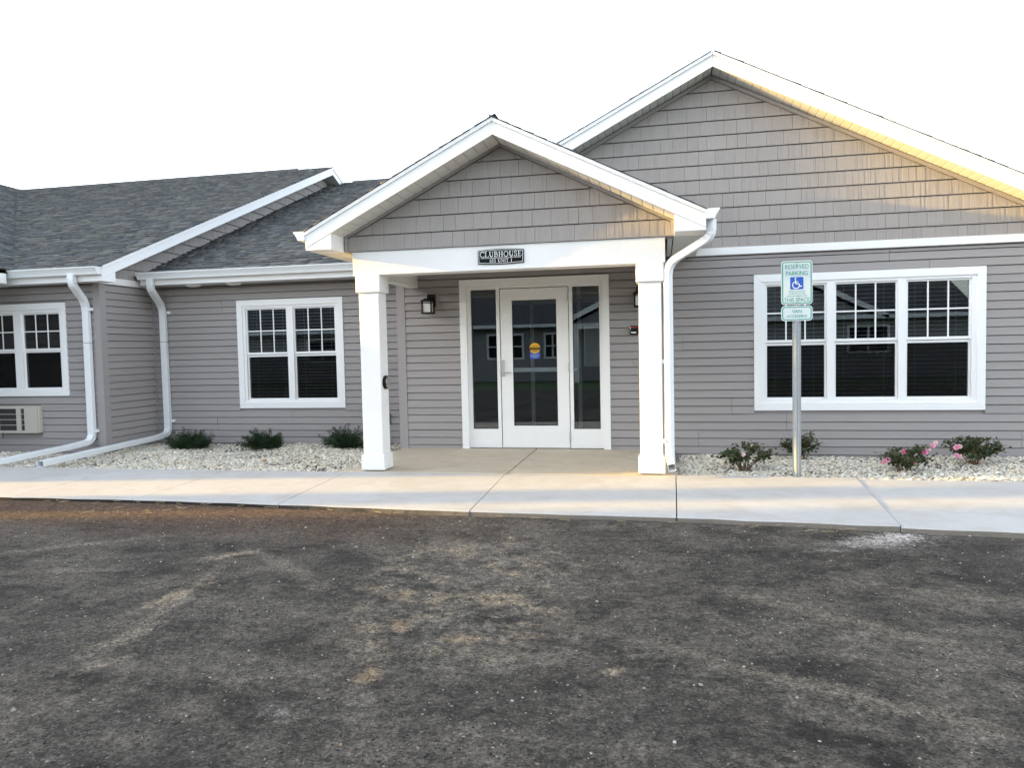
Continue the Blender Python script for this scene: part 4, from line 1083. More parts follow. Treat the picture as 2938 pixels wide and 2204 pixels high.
# name plaque on the beam: stroke lettering with serifs
pq = thing('name_plaque', 'black name plaque with white letters on the porch beam', 'sign', (0.98, -1.875, 2.31))
def arc_plate(x0, x1, zc, h, bow, y0, y1, n=14):
    topp = [(x0+(x1-x0)*k/n, zc+h/2+bow*(1-(2*k/n-1)**2)) for k in range(n+1)]
    bot = [(x0+(x1-x0)*k/n, zc-h/2-bow*0.75*(1-(2*k/n-1)**2)) for k in range(n+1)]
    return MB().prism(bot+topp[::-1], 'Y', y0, y1)
arc_plate(0.733, 1.231, 2.3125, 0.140, 0.014, -1.884, -1.8702).build('plate', M['plaque'], pq)
def border(x0, x1, zc, h, bow, t_, y0, y1, n=14):
    mb = MB()
    for k in range(n):
        a, b = x0+(x1-x0)*k/n, x0+(x1-x0)*(k+1)/n
        za, zb_ = [zc+h/2+bow*(1-(2*q/n-1)**2) for q in (k, k+1)]
        mb.prism([(a, za-t_), (b, zb_-t_), (b, zb_), (a, za)], 'Y', y0, y1)
        za, zb_ = [zc-h/2-bow*0.75*(1-(2*q/n-1)**2) for q in (k, k+1)]
        mb.prism([(a, za), (b, zb_), (b, zb_+t_), (a, za+t_)], 'Y', y0, y1)
    mb.box(x0, x0+t_, y0, y1, zc-h/2+t_, zc+h/2-t_); mb.box(x1-t_, x1, y0, y1, zc-h/2+t_, zc+h/2-t_)
    return mb
border(0.742, 1.222, 2.3125, 0.122, 0.014, 0.0045, -1.8862, -1.8842).build('border', M['plaque_ink'], pq)
MB().box(0.765, 1.200, -1.8862, -1.8842, 2.2985, 2.3025).build('rule', M['plaque_ink'], pq)
GL = {  # glyphs: lists of polylines with widths in a 0..w by 0..1 cell
    'C': (0.80, [([(0.76, 0.84), (0.60, 0.97), (0.42, 1.0), (0.20, 0.90), (0.06, 0.68), (0.04, 0.46), (0.14, 0.18), (0.34, 0.02), (0.54, 0.0), (0.70, 0.08), (0.79, 0.2)], 'm'), ([(0.77, 0.99), (0.77, 0.72)], 't')]),
    'L': (0.70, [([(0.18, 0.0), (0.18, 1.0)], 'k'), ([(0.02, 0.985), (0.34, 0.985)], 't'), ([(0.02, 0.015), (0.66, 0.015)], 't'), ([(0.66, 0.0), (0.68, 0.26)], 't')]),
    'U': (0.86, [([(0.20, 1.0), (0.20, 0.30), (0.28, 0.10), (0.45, 0.02), (0.60, 0.08), (0.69, 0.30)], 'k'), ([(0.69, 0.26), (0.69, 1.0)], 't'), ([(0.04, 0.985), (0.36, 0.985)], 't'), ([(0.56, 0.985), (0.82, 0.985)], 't')]),
    'B': (0.72, [([(0.18, 0.0), (0.18, 1.0)], 'k'), ([(0.02, 0.985), (0.40, 0.985), (0.56, 0.90), (0.57, 0.66), (0.40, 0.53), (0.2, 0.53)], 'm'), ([(0.40, 0.53), (0.60, 0.44), (0.65, 0.26), (0.58, 0.08), (0.42, 0.015), (0.02, 0.015)], 'm')]),
    'H': (0.90, [([(0.20, 0.0), (0.20, 1.0)], 'k'), ([(0.70, 0.0), (0.70, 1.0)], 'k'), ([(0.2, 0.51), (0.7, 0.51)], 't')]+[([(a, z), (a+0.32, z)], 't') for a in (0.04, 0.54) for z in (0.015, 0.985)]),
    'O': (0.88, [([(0.44+0.38*math.sin(2*math.pi*k/20), 0.5+0.5*math.cos(2*math.pi*k/20)) for k in range(21)], 'm')]),
    'S': (0.62, [([(0.50, 0.80), (0.42, 0.95), (0.28, 1.0), (0.12, 0.90), (0.10, 0.72), (0.24, 0.58), (0.42, 0.46), (0.53, 0.30), (0.50, 0.12), (0.34, 0.0), (0.16, 0.04), (0.06, 0.22)], 'm'), ([(0.51, 0.98), (0.51, 0.74)], 't'), ([(0.06, 0.28), (0.06, 0.02)], 't')]),
    'E': (0.68, [([(0.18, 0.0), (0.18, 1.0)], 'k'), ([(0.02, 0.985), (0.60, 0.985), (0.61, 0.78)], 't'), ([(0.02, 0.015), (0.62, 0.015), (0.65, 0.25)], 't'), ([(0.18, 0.52), (0.46, 0.52)], 't'), ([(0.46, 0.40), (0.46, 0.64)], 't')]),
    '6': (0.60, [([(0.46, 0.98), (0.26, 0.84), (0.12, 0.60), (0.08, 0.34), (0.14, 0.10), (0.30, 0.0), (0.46, 0.08), (0.52, 0.30), (0.46, 0.50), (0.30, 0.58), (0.14, 0.48)], 'm')]),
    '1': (0.42, [([(0.22, 0.0), (0.22, 1.0)], 'k'), ([(0.06, 0.86), (0.22, 0.98)], 't'), ([(0.06, 0.015), (0.38, 0.015)], 't')]),
    '0': (0.60, [([(0.30+0.22*math.sin(2*math.pi*k/18), 0.5+0.5*math.cos(2*math.pi*k/18)) for k in range(19)], 'm')]),
    'N': (0.90, [([(0.16, 0.0), (0.16, 1.0)], 't'), ([(0.16, 1.0), (0.74, 0.0)], 'k'), ([(0.74, 0.0), (0.74, 1.0)], 't'), ([(0.02, 0.985), (0.24, 0.985)], 't'), ([(0.04, 0.015), (0.30, 0.015)], 't'), ([(0.60, 0.985), (0.88, 0.985)], 't')]),
    'I': (0.42, [([(0.20, 0.0), (0.20, 1.0)], 'k'), ([(0.04, 0.985), (0.36, 0.985)], 't'), ([(0.04, 0.015), (0.36, 0.015)], 't')]),
    'T': (0.74, [([(0.36, 0.0), (0.36, 1.0)], 'k'), ([(0.04, 0.80), (0.05, 0.985), (0.67, 0.985), (0.68, 0.80)], 't'), ([(0.20, 0.015), (0.52, 0.015)], 't')]),
    ' ': (0.42, [])}
def serif_text(body, x0, x1, z0, h, y, mat, parent):
    adv = sum(GL[c][0]+0.08 for c in body); k = (x1-x0)/(adv*h)
    x = x0; W_ = {'k': 0.145, 'm': 0.105, 't': 0.055}
    for ch in body:
        w, strokes = GL[ch]
        if strokes:
            mb = MB(); lay = 0
            for pts, wt in strokes:
                hw = W_[wt]*h/2; lay += 1; yy = y-0.00006*lay
                P = [Vector((x+p[0]*h*k, z0+p[1]*h)) for p in pts]
                for a, b in zip(P, P[1:]):
                    dd = (b-a); L2 = dd.length
                    if L2 < 1e-6: continue
                    dd /= L2; nn = Vector((-dd.y, dd.x))*hw; a2, b2 = a-dd*hw*0.35, b+dd*hw*0.35
                    lay += 1; yy = y-0.00003*lay
                    mb.prism([tuple(a2-nn), tuple(b2-nn), tuple(b2+nn), tuple(a2+nn)], 'Y', yy, y+0.0018)
            mb.build('letter', mat, parent)
        x += (w+0.08)*h*k
serif_text('CLUBHOUSE', 0.758, 1.212, 2.3115, 0.056, -1.8862, M['plaque_ink'], pq)
serif_text('610 UNIT 1', 0.862, 1.108, 2.2550, 0.036, -1.8862, M['plaque_ink'], pq)

# parking sign
ps = thing('parking_sign', 'reserved parking sign with white plates on a galvanised channel post', 'sign', (3.972, -1.76, -0.07))
px0, px1, py = 3.931, 4.013, -1.752
ch = MB()
ch.prism([(px0, py+0.030), (px0+0.014, py+0.030), (px0+0.026, py), (px1-0.026, py), (px1-0.014, py+0.030), (px1, py+0.030),
          (px1, py+0.034), (px1-0.017, py+0.034), (px1-0.029, py+0.005), (px0+0.029, py+0.005), (px0+0.017, py+0.034), (px0, py+0.034)], 'Z', -0.20, 2.12)
ch.build('post', M['galv'], ps)
hl = MB(); z = -0.02
while z < 2.1:
    hl.cyl(((px0+px1)/2, py-0.0012, z), 'Y', 0.0048, 0.0011, 8); z += 0.0254
hl.build('bolt_holes', M['gasket'], ps, kind='stuff')
def rrect(x0, x1, z0, z1, r_, n=6):
    pts = []
    for cx, cz, a0 in ((x1-r_, z1-r_, 0), (x0+r_, z1-r_, 90), (x0+r_, z0+r_, 180), (x1-r_, z0+r_, 270)):
        for k in range(n+1): a = R(a0+90*k/n); pts.append((cx+r_*math.cos(a), cz+r_*math.sin(a)))
    return pts
def ring_mesh(o_, i_, y0, y1):
    n = len(o_); mb = MB()
    mb.add([(p[0], y0, p[1]) for p in o_]+[(p[0], y0, p[1]) for p in i_]+[(p[0], y1, p[1]) for p in o_]+[(p[0], y1, p[1]) for p in i_],
           [(k, (k+1) % n, n+(k+1) % n, n+k) for k in range(n)]+[(2*n+k, 3*n+k, 3*n+(k+1) % n, 2*n+(k+1) % n) for k in range(n)]
           + [(k, 2*n+k, 2*n+(k+1) % n, (k+1) % n) for k in range(n)]+[(n+k, n+(k+1) % n, 3*n+(k+1) % n, 3*n+k) for k in range(n)])
    return mb
SX0, SX1 = 3.820, 4.116; SXc = (SX0+SX1)/2; yS = -1.757
def plate(z0, z1, r_):
    p = MB().prism(rrect(SX0, SX1, z0, z1, r_), 'Y', yS, yS+0.003).build('sign_plate', M['sign_white'], ps)
    ring_mesh(rrect(SX0+0.0095, SX1-0.0095, z0+0.0095, z1-0.0095, r_-0.006), rrect(SX0+0.018, SX1-0.018, z0+0.018, z1-0.018, r_-0.013), yS-0.0014, yS-0.0002).build('border', M['sign_green'], p)
    return p
P1 = plate(1.714, 2.150, 0.034); P2 = plate(1.552, 1.703, 0.034)
yT = yS-0.0012
text_mesh('RESERVED', 0.066, SXc, yT, 2.092, M['sign_green'], 'lettering', P1, 0.220, extrude=0.0006)
text_mesh('PARKING', 0.066, SXc, yT, 2.026, M['sign_green'], 'lettering', P1, 0.204, extrude=0.0006)
text_mesh('THIS SPACE', 0.058, SXc, yT, 1.762, M['sign_green'], 'lettering', P1, 0.238, extrude=0.0006)
for s_, z, w in (('VEHICLES WITH DIS', 1.846, 0.155), ('OR DIS VET PLATES', 1.823, 0.155), ('OR STATE DISABLED CARD', 1.800, 0.195)):
    text_mesh(s_, 0.017, SXc, yT, z, M['sign_green'], 'lettering', P1, w, extrude=0.0004)
MB().prism(rrect(SXc-0.062, SXc+0.062, 1.866, 1.988, 0.010), 'Y', yS-0.0014, yS-0.0002).build('symbol_panel', M['sign_blue'], P1)
sy = MB(); q0, q1 = yS-0.0026, yS-0.0015
sy.cyl((SXc-0.012, q0, 1.974), 'Y', 0.0082, q1-q0, 16)
def stroke(pts, w, k=0):
    for i, (a, b) in enumerate(zip(pts, pts[1:])):
        a, b = Vector(a), Vector(b); dd = (b-a).normalized(); nn = Vector((-dd.y, dd.x))*w/2; e = dd*w*0.2
        sy.prism([tuple(a-e-nn), tuple(b+e-nn), tuple(b+e+nn), tuple(a-e+nn)], 'Y', q0-0.00008*(i+k), q1)
stroke([(SXc-0.0125, 1.962), (SXc-0.010, 1.922), (SXc+0.018, 1.921), (SXc+0.032, 1.893), (SXc+0.046, 1.898)], 0.0090, 1)
stroke([(SXc-0.010, 1.941), (SXc+0.014, 1.941)], 0.0075, 7)
arc = [(SXc-0.006+0.034*math.cos(R(a)), 1.909+0.034*math.sin(R(a))) for a in range(112, 352, 20)]
stroke(arc, 0.0075, 9)
sy.build('wheelchair_symbol', M['sign_ink'], P1)
text_mesh('VAN', 0.052, SXc, yT, 1.647, M['sign_green'], 'lettering', P2, 0.090, extrude=0.0006)
text_mesh('ACCESSIBLE', 0.036, SXc, yT, 1.600, M['sign_green'], 'lettering', P2, 0.190, extrude=0.0006)
for z in (1.690, 1.567): MB().cyl((SXc, yS-0.006, z), 'Y', 0.006, 0.0058, 12).build('bolt', M['steel'], P2)
for z in (2.125, 1.735): MB().cyl((SXc, yS-0.006, z), 'Y', 0.006, 0.0058, 12).build('bolt', M['steel'], P1)

# ================================================================== PLANTS
def juniper(cx, cy, rx, ry, h, label, seed):
    rs = random.Random(seed)
    rx, ry, h = rx*0.86, ry*0.86, h*0.86
    t_ = thing('juniper_shrub', label, 'shrub', (cx, cy, -0.07), 'evergreen shrubs along the left bed')
    st = MB(); V, F, T = [], [], []
    def needles(c, d, n, spread, tone):
        for q in range(n):
            p = c+Vector((rs.gauss(0, spread), rs.gauss(0, spread), rs.gauss(0, spread*0.8)))
            dv = (d*rs.uniform(0.3, 1.1)+Vector((rs.gauss(0, .45), rs.gauss(0, .45), rs.gauss(0.12, .40)))).normalized()
            ln = rs.uniform(0.018, 0.042); sd = dv.cross(Vector((rs.gauss(0, 1), rs.gauss(0, 1), rs.gauss(0, 1)))).normalized()*rs.uniform(0.0022, 0.0042)
            k = len(V); e = p+dv*ln; m_ = p+dv*ln*0.5
            V.extend((p-sd*0.4, m_-sd, e, m_+sd)); F.append((k, k+1, k+2, k+3))
            cc = Vector((0.015, 0.034, 0.013))*tone*rs.uniform(0.6, 1.5)
            if rs.random() < 0.16: cc = Vector((0.036, 0.066, 0.024))*rs.uniform(0.7, 1.3)
            T.extend([cc]*4)
    skew = rs.uniform(-.3, .3)
    for i in range(85):
        az = rs.uniform(0, 2*math.pi); el = math.asin(rs.uniform(0.02, 1.0)); L_ = rs.uniform(0.35, 1.0)
        rr = 1+0.28*math.sin(2*az+seed)+0.14*math.sin(3*az+1.7*seed)
        c = Vector((cx+rx*rr*L_*math.cos(az)*math.cos(el)*0.85+skew*0.06*L_, cy+ry*rr*L_*math.sin(az)*math.cos(el)*0.85, -0.055+h*L_*(0.10+0.80*math.sin(el)*rs.uniform(0.75, 1.1))))
        base = Vector((cx+rs.uniform(-.05, .05), cy+rs.uniform(-.05, .05), -0.085))
        if i % 3 == 0: st.tube([base, (base+c)/2+Vector((0, 0, 0.02)), c], 0.007, 5, 0.002)
        d = Vector((math.cos(az)*math.cos(el), math.sin(az)*math.cos(el), 0.25+math.sin(el)*0.6)).normalized()
        needles(c, d, 95, 0.030, 0.55+0.6*L_)
        if rs.random() < 0.55:      # a feathery shoot
            for k_ in range(5): needles(c+d*(0.025*(k_+1)), d, 14, 0.010+0.003*(5-k_), 1.1)
    st.build('stems', M['bark'], t_)
    tinted('foliage', np.array([v[:] for v in V]), np.array(F), np.array([c[:] for c in T]), M['needle'], t_)
juniper(-4.26, 0.18, 0.45, 0.36, 0.27, 'dark evergreen shrub beside the corner downspout elbow', 3)
juniper(-3.10, 0.22, 0.40, 0.32, 0.28, 'dark evergreen shrub under the double window', 5)
juniper(-1.86, 0.34, 0.38, 0.30, 0.30, 'dark evergreen shrub just left of the left column', 8)

def rose(cx, cy, rx, h, label, seed, nst, flowers, lean=(0, 0)):
    rs = random.Random(seed)
    t_ = thing('rose_bush', label, 'shrub', (cx, cy, -0.07), 'low rose bushes in the right bed')
    st = MB(); V, F, T = [], [], []; tips = []
    for i in range(nst):
        az = 2*math.pi*i/nst+rs.uniform(-.4, .4); rr = rx*rs.uniform(0.25, 1.0)
        base = Vector((cx+rs.uniform(-.05, .05), cy+rs.uniform(-.04, .04), -0.10))
        tip = Vector((cx+rr*math.cos(az)+lean[0], cy+rr*0.75*math.sin(az)+lean[1], -0.07+h*rs.uniform(0.55, 1.05)*(1-0.35*(rr/rx)**2)))
        mid = base.lerp(tip, 0.5)+Vector((0, 0, 0.05*h/0.3))
        st.tube([base, base.lerp(mid, .5)+Vector((0, 0, .01)), mid, tip], 0.0065, 5, 0.0025); tips.append(tip)
        subs = [(base.lerp(mid, .6), mid, tip)]
        for s in range(3):
            p0 = mid.lerp(tip, rs.uniform(-.2, .7)); p1 = p0+Vector((rs.gauss(0, .07), rs.gauss(0, .06), rs.uniform(0.0, 0.09)))
            st.tube([p0, p0.lerp(p1, .5)+Vector((0, 0, .01)), p1], 0.0035, 4, 0.0018); subs.append((p0, p0.lerp(p1, .5), p1)); tips.append(p1)
        for a, b, c in subs:
            for s in range(17):
                u = rs.uniform(0.25, 1.05); p = a*(1-u)**2+b*2*u*(1-u)+c*u*u+Vector((rs.gauss(0, .02), rs.gauss(0, .02), rs.gauss(0, .014)))
                nrm = Vector((rs.gauss(0, .5), rs.gauss(-0.25, .5), rs.uniform(0.4, 1))).normalized()
                d = Vector((rs.gauss(0, 1), rs.gauss(0, 1), rs.gauss(-.2, .4))); d = (d-nrm*d.dot(nrm)).normalized(); sd = nrm.cross(d)
                ln = rs.uniform(0.026, 0.052); w = ln*rs.uniform(.28, .38); k = len(V)
                V += [p, p+d*ln*.45+sd*w-nrm*ln*.08, p+d*ln, p+d*ln*.45-sd*w-nrm*ln*.08, p+d*ln*.5+nrm*ln*.06]
                F += [(k, k+1, k+4), (k+1, k+2, k+4), (k+2, k+3, k+4), (k+3, k, k+4)]
                cc = Vector(rs.choice(((0.030, 0.052, 0.016), (0.045, 0.070, 0.022), (0.060, 0.080, 0.030), (0.070, 0.060, 0.026), (0.026, 0.040, 0.018))))*rs.uniform(.7, 1.3)
                T += [cc]*5
    st.build('stems', M['twig'], t_)
    tinted('foliage', np.array([v[:] for v in V]), np.array(F), np.array([c[:] for c in T]), M['leaf'], t_)
    for (fx, fy, fz, sz, col) in flowers:
        sz *= 0.82
        V, F, T = [], [], []; C_ = Vector((fx, fy, fz))
        ax = Vector((rs.gauss(0, .4), -0.8, rs.uniform(.2, .9))).normalized(); e1 = ax.cross(Vector((0, 0, 1))).normalized(); e2 = ax.cross(e1)
        for ringk, (n, ro, lift) in enumerate(((6, 1.0, .10), (5, .72, .35), (4, .42, .6))):
            for k_ in range(n):
                a = 2*math.pi*(k_+.5*ringk+rs.uniform(-.15, .15))/n; dr = e1*math.cos(a)+e2*math.sin(a); sd = ax.cross(dr)
                ln = sz*ro*rs.uniform(.85, 1.1); w = ln*.55; k = len(V)
                V += [C_, C_+dr*ln*.55+sd*w+ax*sz*lift*.6, C_+dr*ln+sd*w*.5+ax*sz*lift, C_+dr*ln-sd*w*.5+ax*sz*lift, C_+dr*ln*.55-sd*w+ax*sz*lift*.6]
                F += [(k, k+1, k+2), (k, k+2, k+3), (k, k+3, k+4)]
                T += [Vector(col)*rs.uniform(.8, 1.15)]*5
        tinted('flower', np.array([v[:] for v in V]), np.array(F), np.array([c[:] for c in T]), M['petal'], t_)
PINK, DEEP, PALE = (0.72, 0.30, 0.42), (0.62, 0.12, 0.24), (0.78, 0.52, 0.52)
rose(3.54, -1.08, 0.36, 0.33, 'rose bush with one pale bloom nearest the right column', 21, 13, [(3.50, -1.27, 0.13, 0.032, PALE), (3.60, -1.2, 0.22, 0.02, PALE)])
rose(4.26, -0.40, 0.30, 0.36, 'flowerless rose bush behind the parking sign post', 22, 13, [])
rose(5.17, -1.12, 0.34, 0.30, 'rose bush with many pink blooms right of the sign', 23, 14,
     [(4.93, -1.25, 0.065, 0.036, PINK), (4.97, -1.22, 0.085, 0.034, PINK), (4.90, -1.2, 0.05, 0.03, PALE), (5.13, -1.2, 0.165, 0.030, DEEP), (5.21, -1.30, 0.05, 0.024, PALE), (5.35, -1.15, 0.165, 0.036, PINK), (5.39, -1.12, 0.185, 0.036, PALE), (5.33, -1.18, 0.155, 0.03, DEEP), (5.44, -1.1, 0.215, 0.036, PINK), (5.47, -1.08, 0.245, 0.026, PALE), (5.24, -1.2, 0.125, 0.022, PALE)])
rose(6.05, -0.52, 0.37, 0.33, 'dense dark rose bush under the right end of the triple window', 24, 17,
     [(5.82, -0.68, 0.145, 0.040, PINK), (5.86, -0.66, 0.150, 0.034, PALE), (5.81, -0.72, 0.055, 0.036, PINK), (5.85, -0.70, 0.045, 0.028, PALE)])

# fallen leaf, grit and straw
lf = MB(); lx, ly, lz = -2.25, -1.22, -0.008
lf.add([(lx-.05, ly, lz), (lx-.01, ly-.03, lz+.012), (lx+.05, ly-.01, lz+.004), (lx+.01, ly+.035, lz+.018), (lx, ly, lz-.002), (lx-.05, ly, lz+.002), (lx-.01, ly-.03, lz+.014), (lx+.05, ly-.01, lz+.006), (lx+.01, ly+.035, lz+.020), (lx, ly, lz+.001)],
       [(0, 4, 1), (1, 4, 2), (2, 4, 3), (3, 4, 0), (5, 6, 9), (6, 7, 9), (7, 8, 9), (8, 5, 9), (0, 1, 6, 5), (1, 2, 7, 6), (2, 3, 8, 7), (3, 0, 5, 8)])
tag(lf.build('dry_leaf', M['leafbrown']), 'small dry brown leaf lying on the white stones', 'leaf')
n = 520
xx = rng.uniform(-4, 7, n); yy = -3.7-np.abs(rng.normal(0, 1.6, n)); yy = np.maximum(yy, -8.2)
zz = np.array([asph_z(a, b) for a, b in zip(xx, yy)])
ok = yy < np.array([front_y(a) for a in xx])-0.03
pos = np.stack([xx, yy, zz+0.002], 1)[ok]
gt = np.array([(0.36, 0.34, 0.30), (0.28, 0.25, 0.21), (0.45, 0.44, 0.42), (0.30, 0.20, 0.13), (0.08, 0.08, 0.08)])[rng.choice(5, len(pos), p=[.3, .2, .15, .15, .2])]
gr = stones('loose_grit', pos, np.clip(rng.lognormal(-5.4, 0.4, len(pos)), 0.002, 0.012), gt, M['stone'], lo=True)
gr['label'] = 'scattered pale grit lying on the asphalt'
# coarse aggregate standing proud of the binder
n = 52000
u_ = rng.uniform(0, 1, n); yy = -8.3+4.75*u_**0.9; xx = 2.4+rng.uniform(-1, 1, n)*(1.2+1.05*(yy+9.4))
xx = np.clip(xx, -5.0, 7.6)
fy = np.interp(xx, [p[0] for p in FRONT], [p[1] for p in FRONT])
cl_n = np.sin(xx*2.1+1.3*np.sin(yy*1.7))*np.sin(yy*2.9+1.1*np.sin(xx*1.9))+0.6*np.sin(xx*5.3-yy*4.1)
ok = (yy < fy-0.03) & (rng.uniform(-1.6, 1.6, n) < cl_n+0.5)
xx, yy = xx[ok], yy[ok]; n = len(xx)
zz = -0.056-0.018*np.clip((xx-1.5)/4.0, 0, 1)+0.004*np.sin(xx*1.3+yy*0.7)+0.003*np.sin(yy*2.1-xx*0.9)
tone = rng.choice(6, n, p=[.30, .26, .20, .12, .08, .04])
at = np.array([(0.016, 0.0155, 0.015), (0.040, 0.038, 0.035), (0.075, 0.071, 0.065), (0.125, 0.116, 0.103), (0.18, 0.155, 0.12), (0.30, 0.28, 0.25)])[tone]*rng.uniform(0.8, 1.2, (n, 1))
ag_ = stones('aggregate', np.stack([xx, yy, zz-0.0008], 1), np.clip(rng.lognormal(-5.45, 0.33, n), 0.0022, 0.0085), at, M['stone'], parent=lot, lo=True, flat=(0.4, 0.7))
sm = MB(); rs = random.Random(4)
for i in range(46):
    x = rs.uniform(-3.4, 4.2); y = front_y(x)-0.015-abs(rs.gauss(0, 0.06)); z = asph_z(x, y)+0.006
    if i < 8: x, y = (rs.uniform(-2.6, -1.6), rs.uniform(-3.95, -3.62)); z = asph_z(x, y)+0.006
    a = rs.uniform(-.5, .5) if i % 3 else rs.uniform(.3, 1.2); L_ = rs.uniform(.03, .10)
    sm.tube([(x, y, z), (x+L_*.5*math.cos(a), y+L_*.5*math.sin(a), z+.002), (x+L_*math.cos(a), y+L_*math.sin(a), z)], 0.0015, 4)
st_ = sm.build('straw', M['straw'], kind='stuff'); st_['label'] = 'bits of dry straw along the walk edge'

# ================================================================== ACROSS THE LOT (seen only in the glass), then unseen sun blockers added to shade the lot
M['far_siding'] = siding_mat('far_siding', (0.26, 0.25, 0.26), (1, 1, 10))
oy = -26.0
op = thing('opposite_house', 'grey single-storey house across the lot mirrored in the door glass', 'house', (3, oy, 0))
far_w = [(-5.9, -4.0), (-3.0, -2.1), (3.6, 5.4), (11.0, 12.8), (-10.6, -8.8), (-16.5, -14.7), (-22.5, -20.7), (-28, -26.2)]
backing(op, 'X', oy, -0.2, -36, 16, -0.3, 2.5, [(a+.06, b-.06, .85, 2.05) for a, b in far_w], M['far_siding'])
MB().box(-36, 16, oy-9, oy-8.9, -0.3, 2.5).build('wall', M['far_siding'], op)
for x in (-36, 15.9): MB().box(x, x+.1, oy-8.9, oy-.2, -0.3, 2.5).build('wall', M['far_siding'], op)
for a, b in far_w:
    w = MB()
    for p, q, r_, s_ in rects_minus(a, b, .80, 2.10, [(a+.1, (a+b)/2-.04, .9, 1.42), (a+.1, (a+b)/2-.04, 1.48, 2.0), ((a+b)/2+.04, b-.1, .9, 1.42), ((a+b)/2+.04, b-.1, 1.48, 2.0)]): w.box(p, q, oy-.05, oy+.04, r_, s_)
    w = w.build('window', M['trim'], op); MB().box(a+.08, b-.08, oy-.03, oy-.02, .85, 2.05).build('pane', M['plaque'], w)
MB().prism([(oy+.5, 2.45), (oy-4.5, 4.8), (oy-9.5, 2.45)], 'X', -36.4, 16.4).build('roof', M['shingle_deck'], op)
MB().box(-36.4, 16.4, oy+.505, oy+.62, 2.36, 2.52).build('gutter', M['metal_white'], op)
def far_gable(x0, x1, yf, zb, s_):
    xc = (x0+x1)/2; zt = zb+s_*(x1-x0)/2
    MB().prism([(x0+.4, zb-.1), (x1-.4, zb-.1), (xc, zt-.3)], 'Y', yf-4, yf-.3).build('gable_wall', M['far_siding'], op)
    MB().prism([(x0, zb), (xc, zt), (x1, zb), (x1, zb+.08), (xc, zt+.1), (x0, zb+.08)], 'Y', yf-6, yf-.02).build('roof', M['shingle_deck'], op)
    for a, b in ((x0, xc), (xc, x1)):
        MB().prism([(a, (zb if a == x0 else zt)-.18), (b, (zt if b == xc else zb)-.18), (b, (zt if b == xc else zb)+.07), (a, (zb if a == x0 else zt)+.07)], 'Y', yf-.015, yf+.02).build('rake_board', M['trim'], op)
far_gable(-1.8, 2.5, oy+2.2, 2.5, .5); far_gable(2.2, 12.6, oy+.6, 2.5, .5)
for x in (-1.2, 1.9): MB().box(x-.12, x+.12, oy+1.7, oy+1.94, -.3, 2.4).build('porch_post', M['trim'], op)
MB().box(-1.35, 2.05, oy+1.68, oy+1.95, 2.2, 2.45).build('porch_beam', M['trim'], op)

# unseen house added at the left end: blocks low sun from the asphalt
eh = thing('sun_blocker_house', 'unseen hip-roofed grey house added at the left end of the lot to shade the asphalt', 'house', (-32, -21, 0))
ex0, ex1, ey0, ey1 = -34.0, -30.0, -34.0, -8.86
for a in ((ex0, ex1, ey1-.1, ey1), (ex0, ex1, ey0, ey0+.1), (ex0, ex0+.1, ey0+.1, ey1-.1), (ex1-.1, ex1, ey0+.1, ey1-.1)): MB().box(*a, -.3, 7.4).build('wall', M['far_siding'], eh)
rf = MB(); o_ = .05; hw = (ex1-ex0)/2+o_
rf.add([(ex0-o_, ey0-o_, 7.4), (ex1+o_, ey0-o_, 7.4), (ex1+o_, ey1+o_, 7.4), (ex0-o_, ey1+o_, 7.4), ((ex0+ex1)/2, ey0+hw, 10.6), ((ex0+ex1)/2, ey1-hw, 10.6)],
       [(3, 2, 1, 0), (0, 1, 4), (1, 2, 5, 4), (2, 3, 5), (3, 0, 4, 5)])
rf.build('roof', M['shingle_deck'], eh)
for y in (-30, -24, -18, -12):
    w = MB().box(ex1-.02, ex1+.04, y-.9, y+.9, .7, 2.1).build('window', M['trim'], eh); MB().box(ex1+.041, ex1+.045, y-.8, y+.8, .8, 2.0).build('pane', M['plaque'], w)
nb = thing('sun_blocker_flats', 'unseen three-storey grey block added behind the left wing to shade roof and gable', 'building', (-29, 3, 0))  # added unseen block, keeps the sun off the left roof and main gable
nx0, nx1, ny0, ny1 = -33.0, -24.0, -4.35, 10.0
for a in ((nx0, nx1, ny1-.1, ny1), (nx0, nx1, ny0, ny0+.1), (nx0, nx0+.1, ny0+.1, ny1-.1), (nx1-.1, nx1, ny0+.1, ny1-.1)): MB().box(*a, -.3, 9.4).build('wall', M['far_siding'], nb)
MB().box(nx0-.02, nx1+.02, ny0-.02, ny1+.3, 9.401, 9.75).build('roof', M['shingle_deck'], nb)
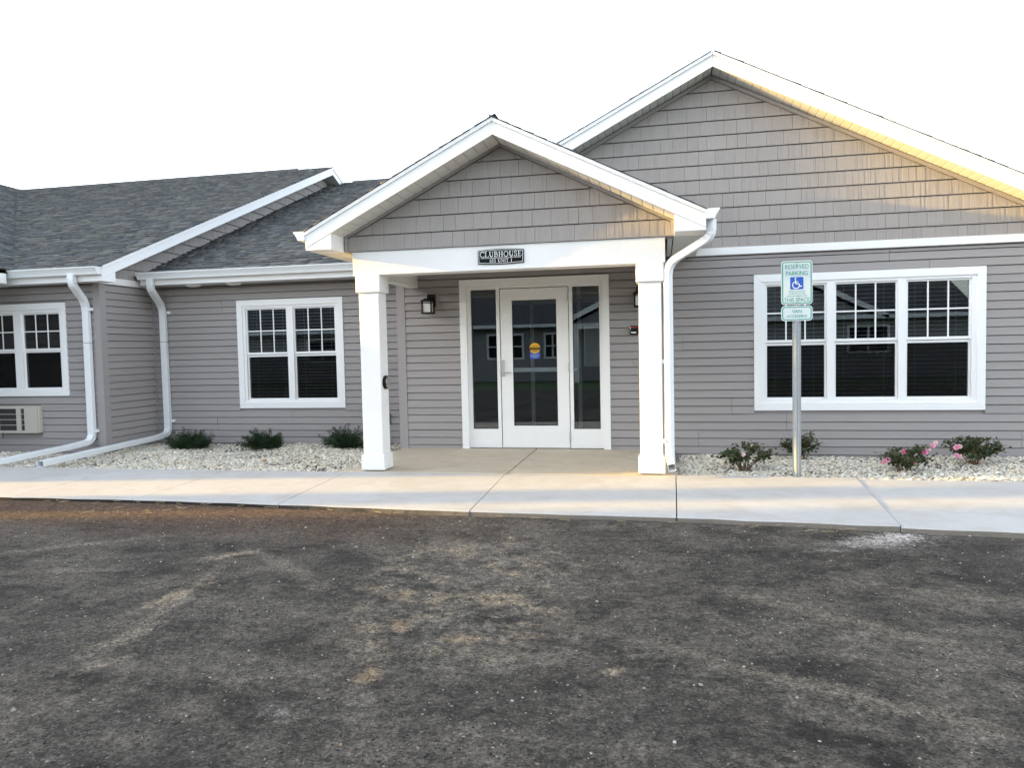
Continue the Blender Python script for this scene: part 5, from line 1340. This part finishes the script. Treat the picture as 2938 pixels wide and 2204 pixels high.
for y in (-2, 2, 6):
    for z in (1.0, 4.0, 7.0):
        w = MB().box(nx1-.02, nx1+.04, y-.7, y+.7, z, z+1.5).build('window', M['trim'], nb); MB().box(nx1+.041, nx1+.045, y-.6, y+.6, z+.1, z+1.4).build('pane', M['plaque'], w)
MB().box(-27, -24.02, -4.80, -4.36, -.3, 7.75).build('sun_blocker_tall', M['far_siding'], nb)  # added box, stops sun reaching the wall around the triple window
MB().box(-27, -24.02, -5.74, -4.81, -.3, 5.45).build('sun_blocker_low', M['far_siding'], nb)  # lower added box, holds sun off the right bed and left column
# unseen tree added far left; trunk and crown shaped to shade walk and sign
def tree(cx, cy, h, r_, zc, label, seed, leaves):
    rs = random.Random(seed); t_ = thing('sun_breaker_tree', label, 'tree', (cx, cy, -.3))
    tr = MB(); tr.tube([(cx, cy, -.35), (cx+.03, cy, h*.4), (cx-.02, cy+.03, h*.9)], .30, 10, .24)
    V, F, T = [], [], []
    for i in range(16):
        az = rs.uniform(0, 6.28); z0 = rs.uniform(h*.35, h*.8); p1 = Vector((cx+r_*.7*math.cos(az), cy+r_*.7*math.sin(az), z0+rs.uniform(.2, .7)))
        tr.tube([(cx, cy, z0), p1], .02, 5, .006)
    tr.build('trunk', M['bark'], t_)
    cl_ = [Vector((cx+rs.uniform(-.6, .6), cy+rs.uniform(.30, .92), rs.uniform(5.0, h))) for _ in range(60)]
    for i in range(leaves):
        c = rs.choice(cl_); p = c+Vector((rs.gauss(0, .10), rs.gauss(0, .07), rs.gauss(0, .10)))
        a = Vector((rs.gauss(0, 1), rs.gauss(0, 1), rs.gauss(0, 1))).normalized(); b = a.cross(Vector((rs.gauss(0, 1), rs.gauss(0, 1), rs.gauss(0, 1)))).normalized(); s = rs.uniform(.03, .055); k = len(V)
        V += [p-a*s, p+b*s*.5, p+a*s, p-b*s*.5]; F.append((k, k+1, k+2, k+3)); T += [Vector((.05, .085, .025))*rs.uniform(.6, 1.4)]*4
    tinted('crown', np.array([v[:] for v in V]), np.array(F), np.array([c[:] for c in T]), M['treeleaf'], t_)
tree(-24.0, -6.80, 8.2, 0.62, 6.6, 'unseen leafy tree added far left to break up the sun on walk and sign', 9, 9000)
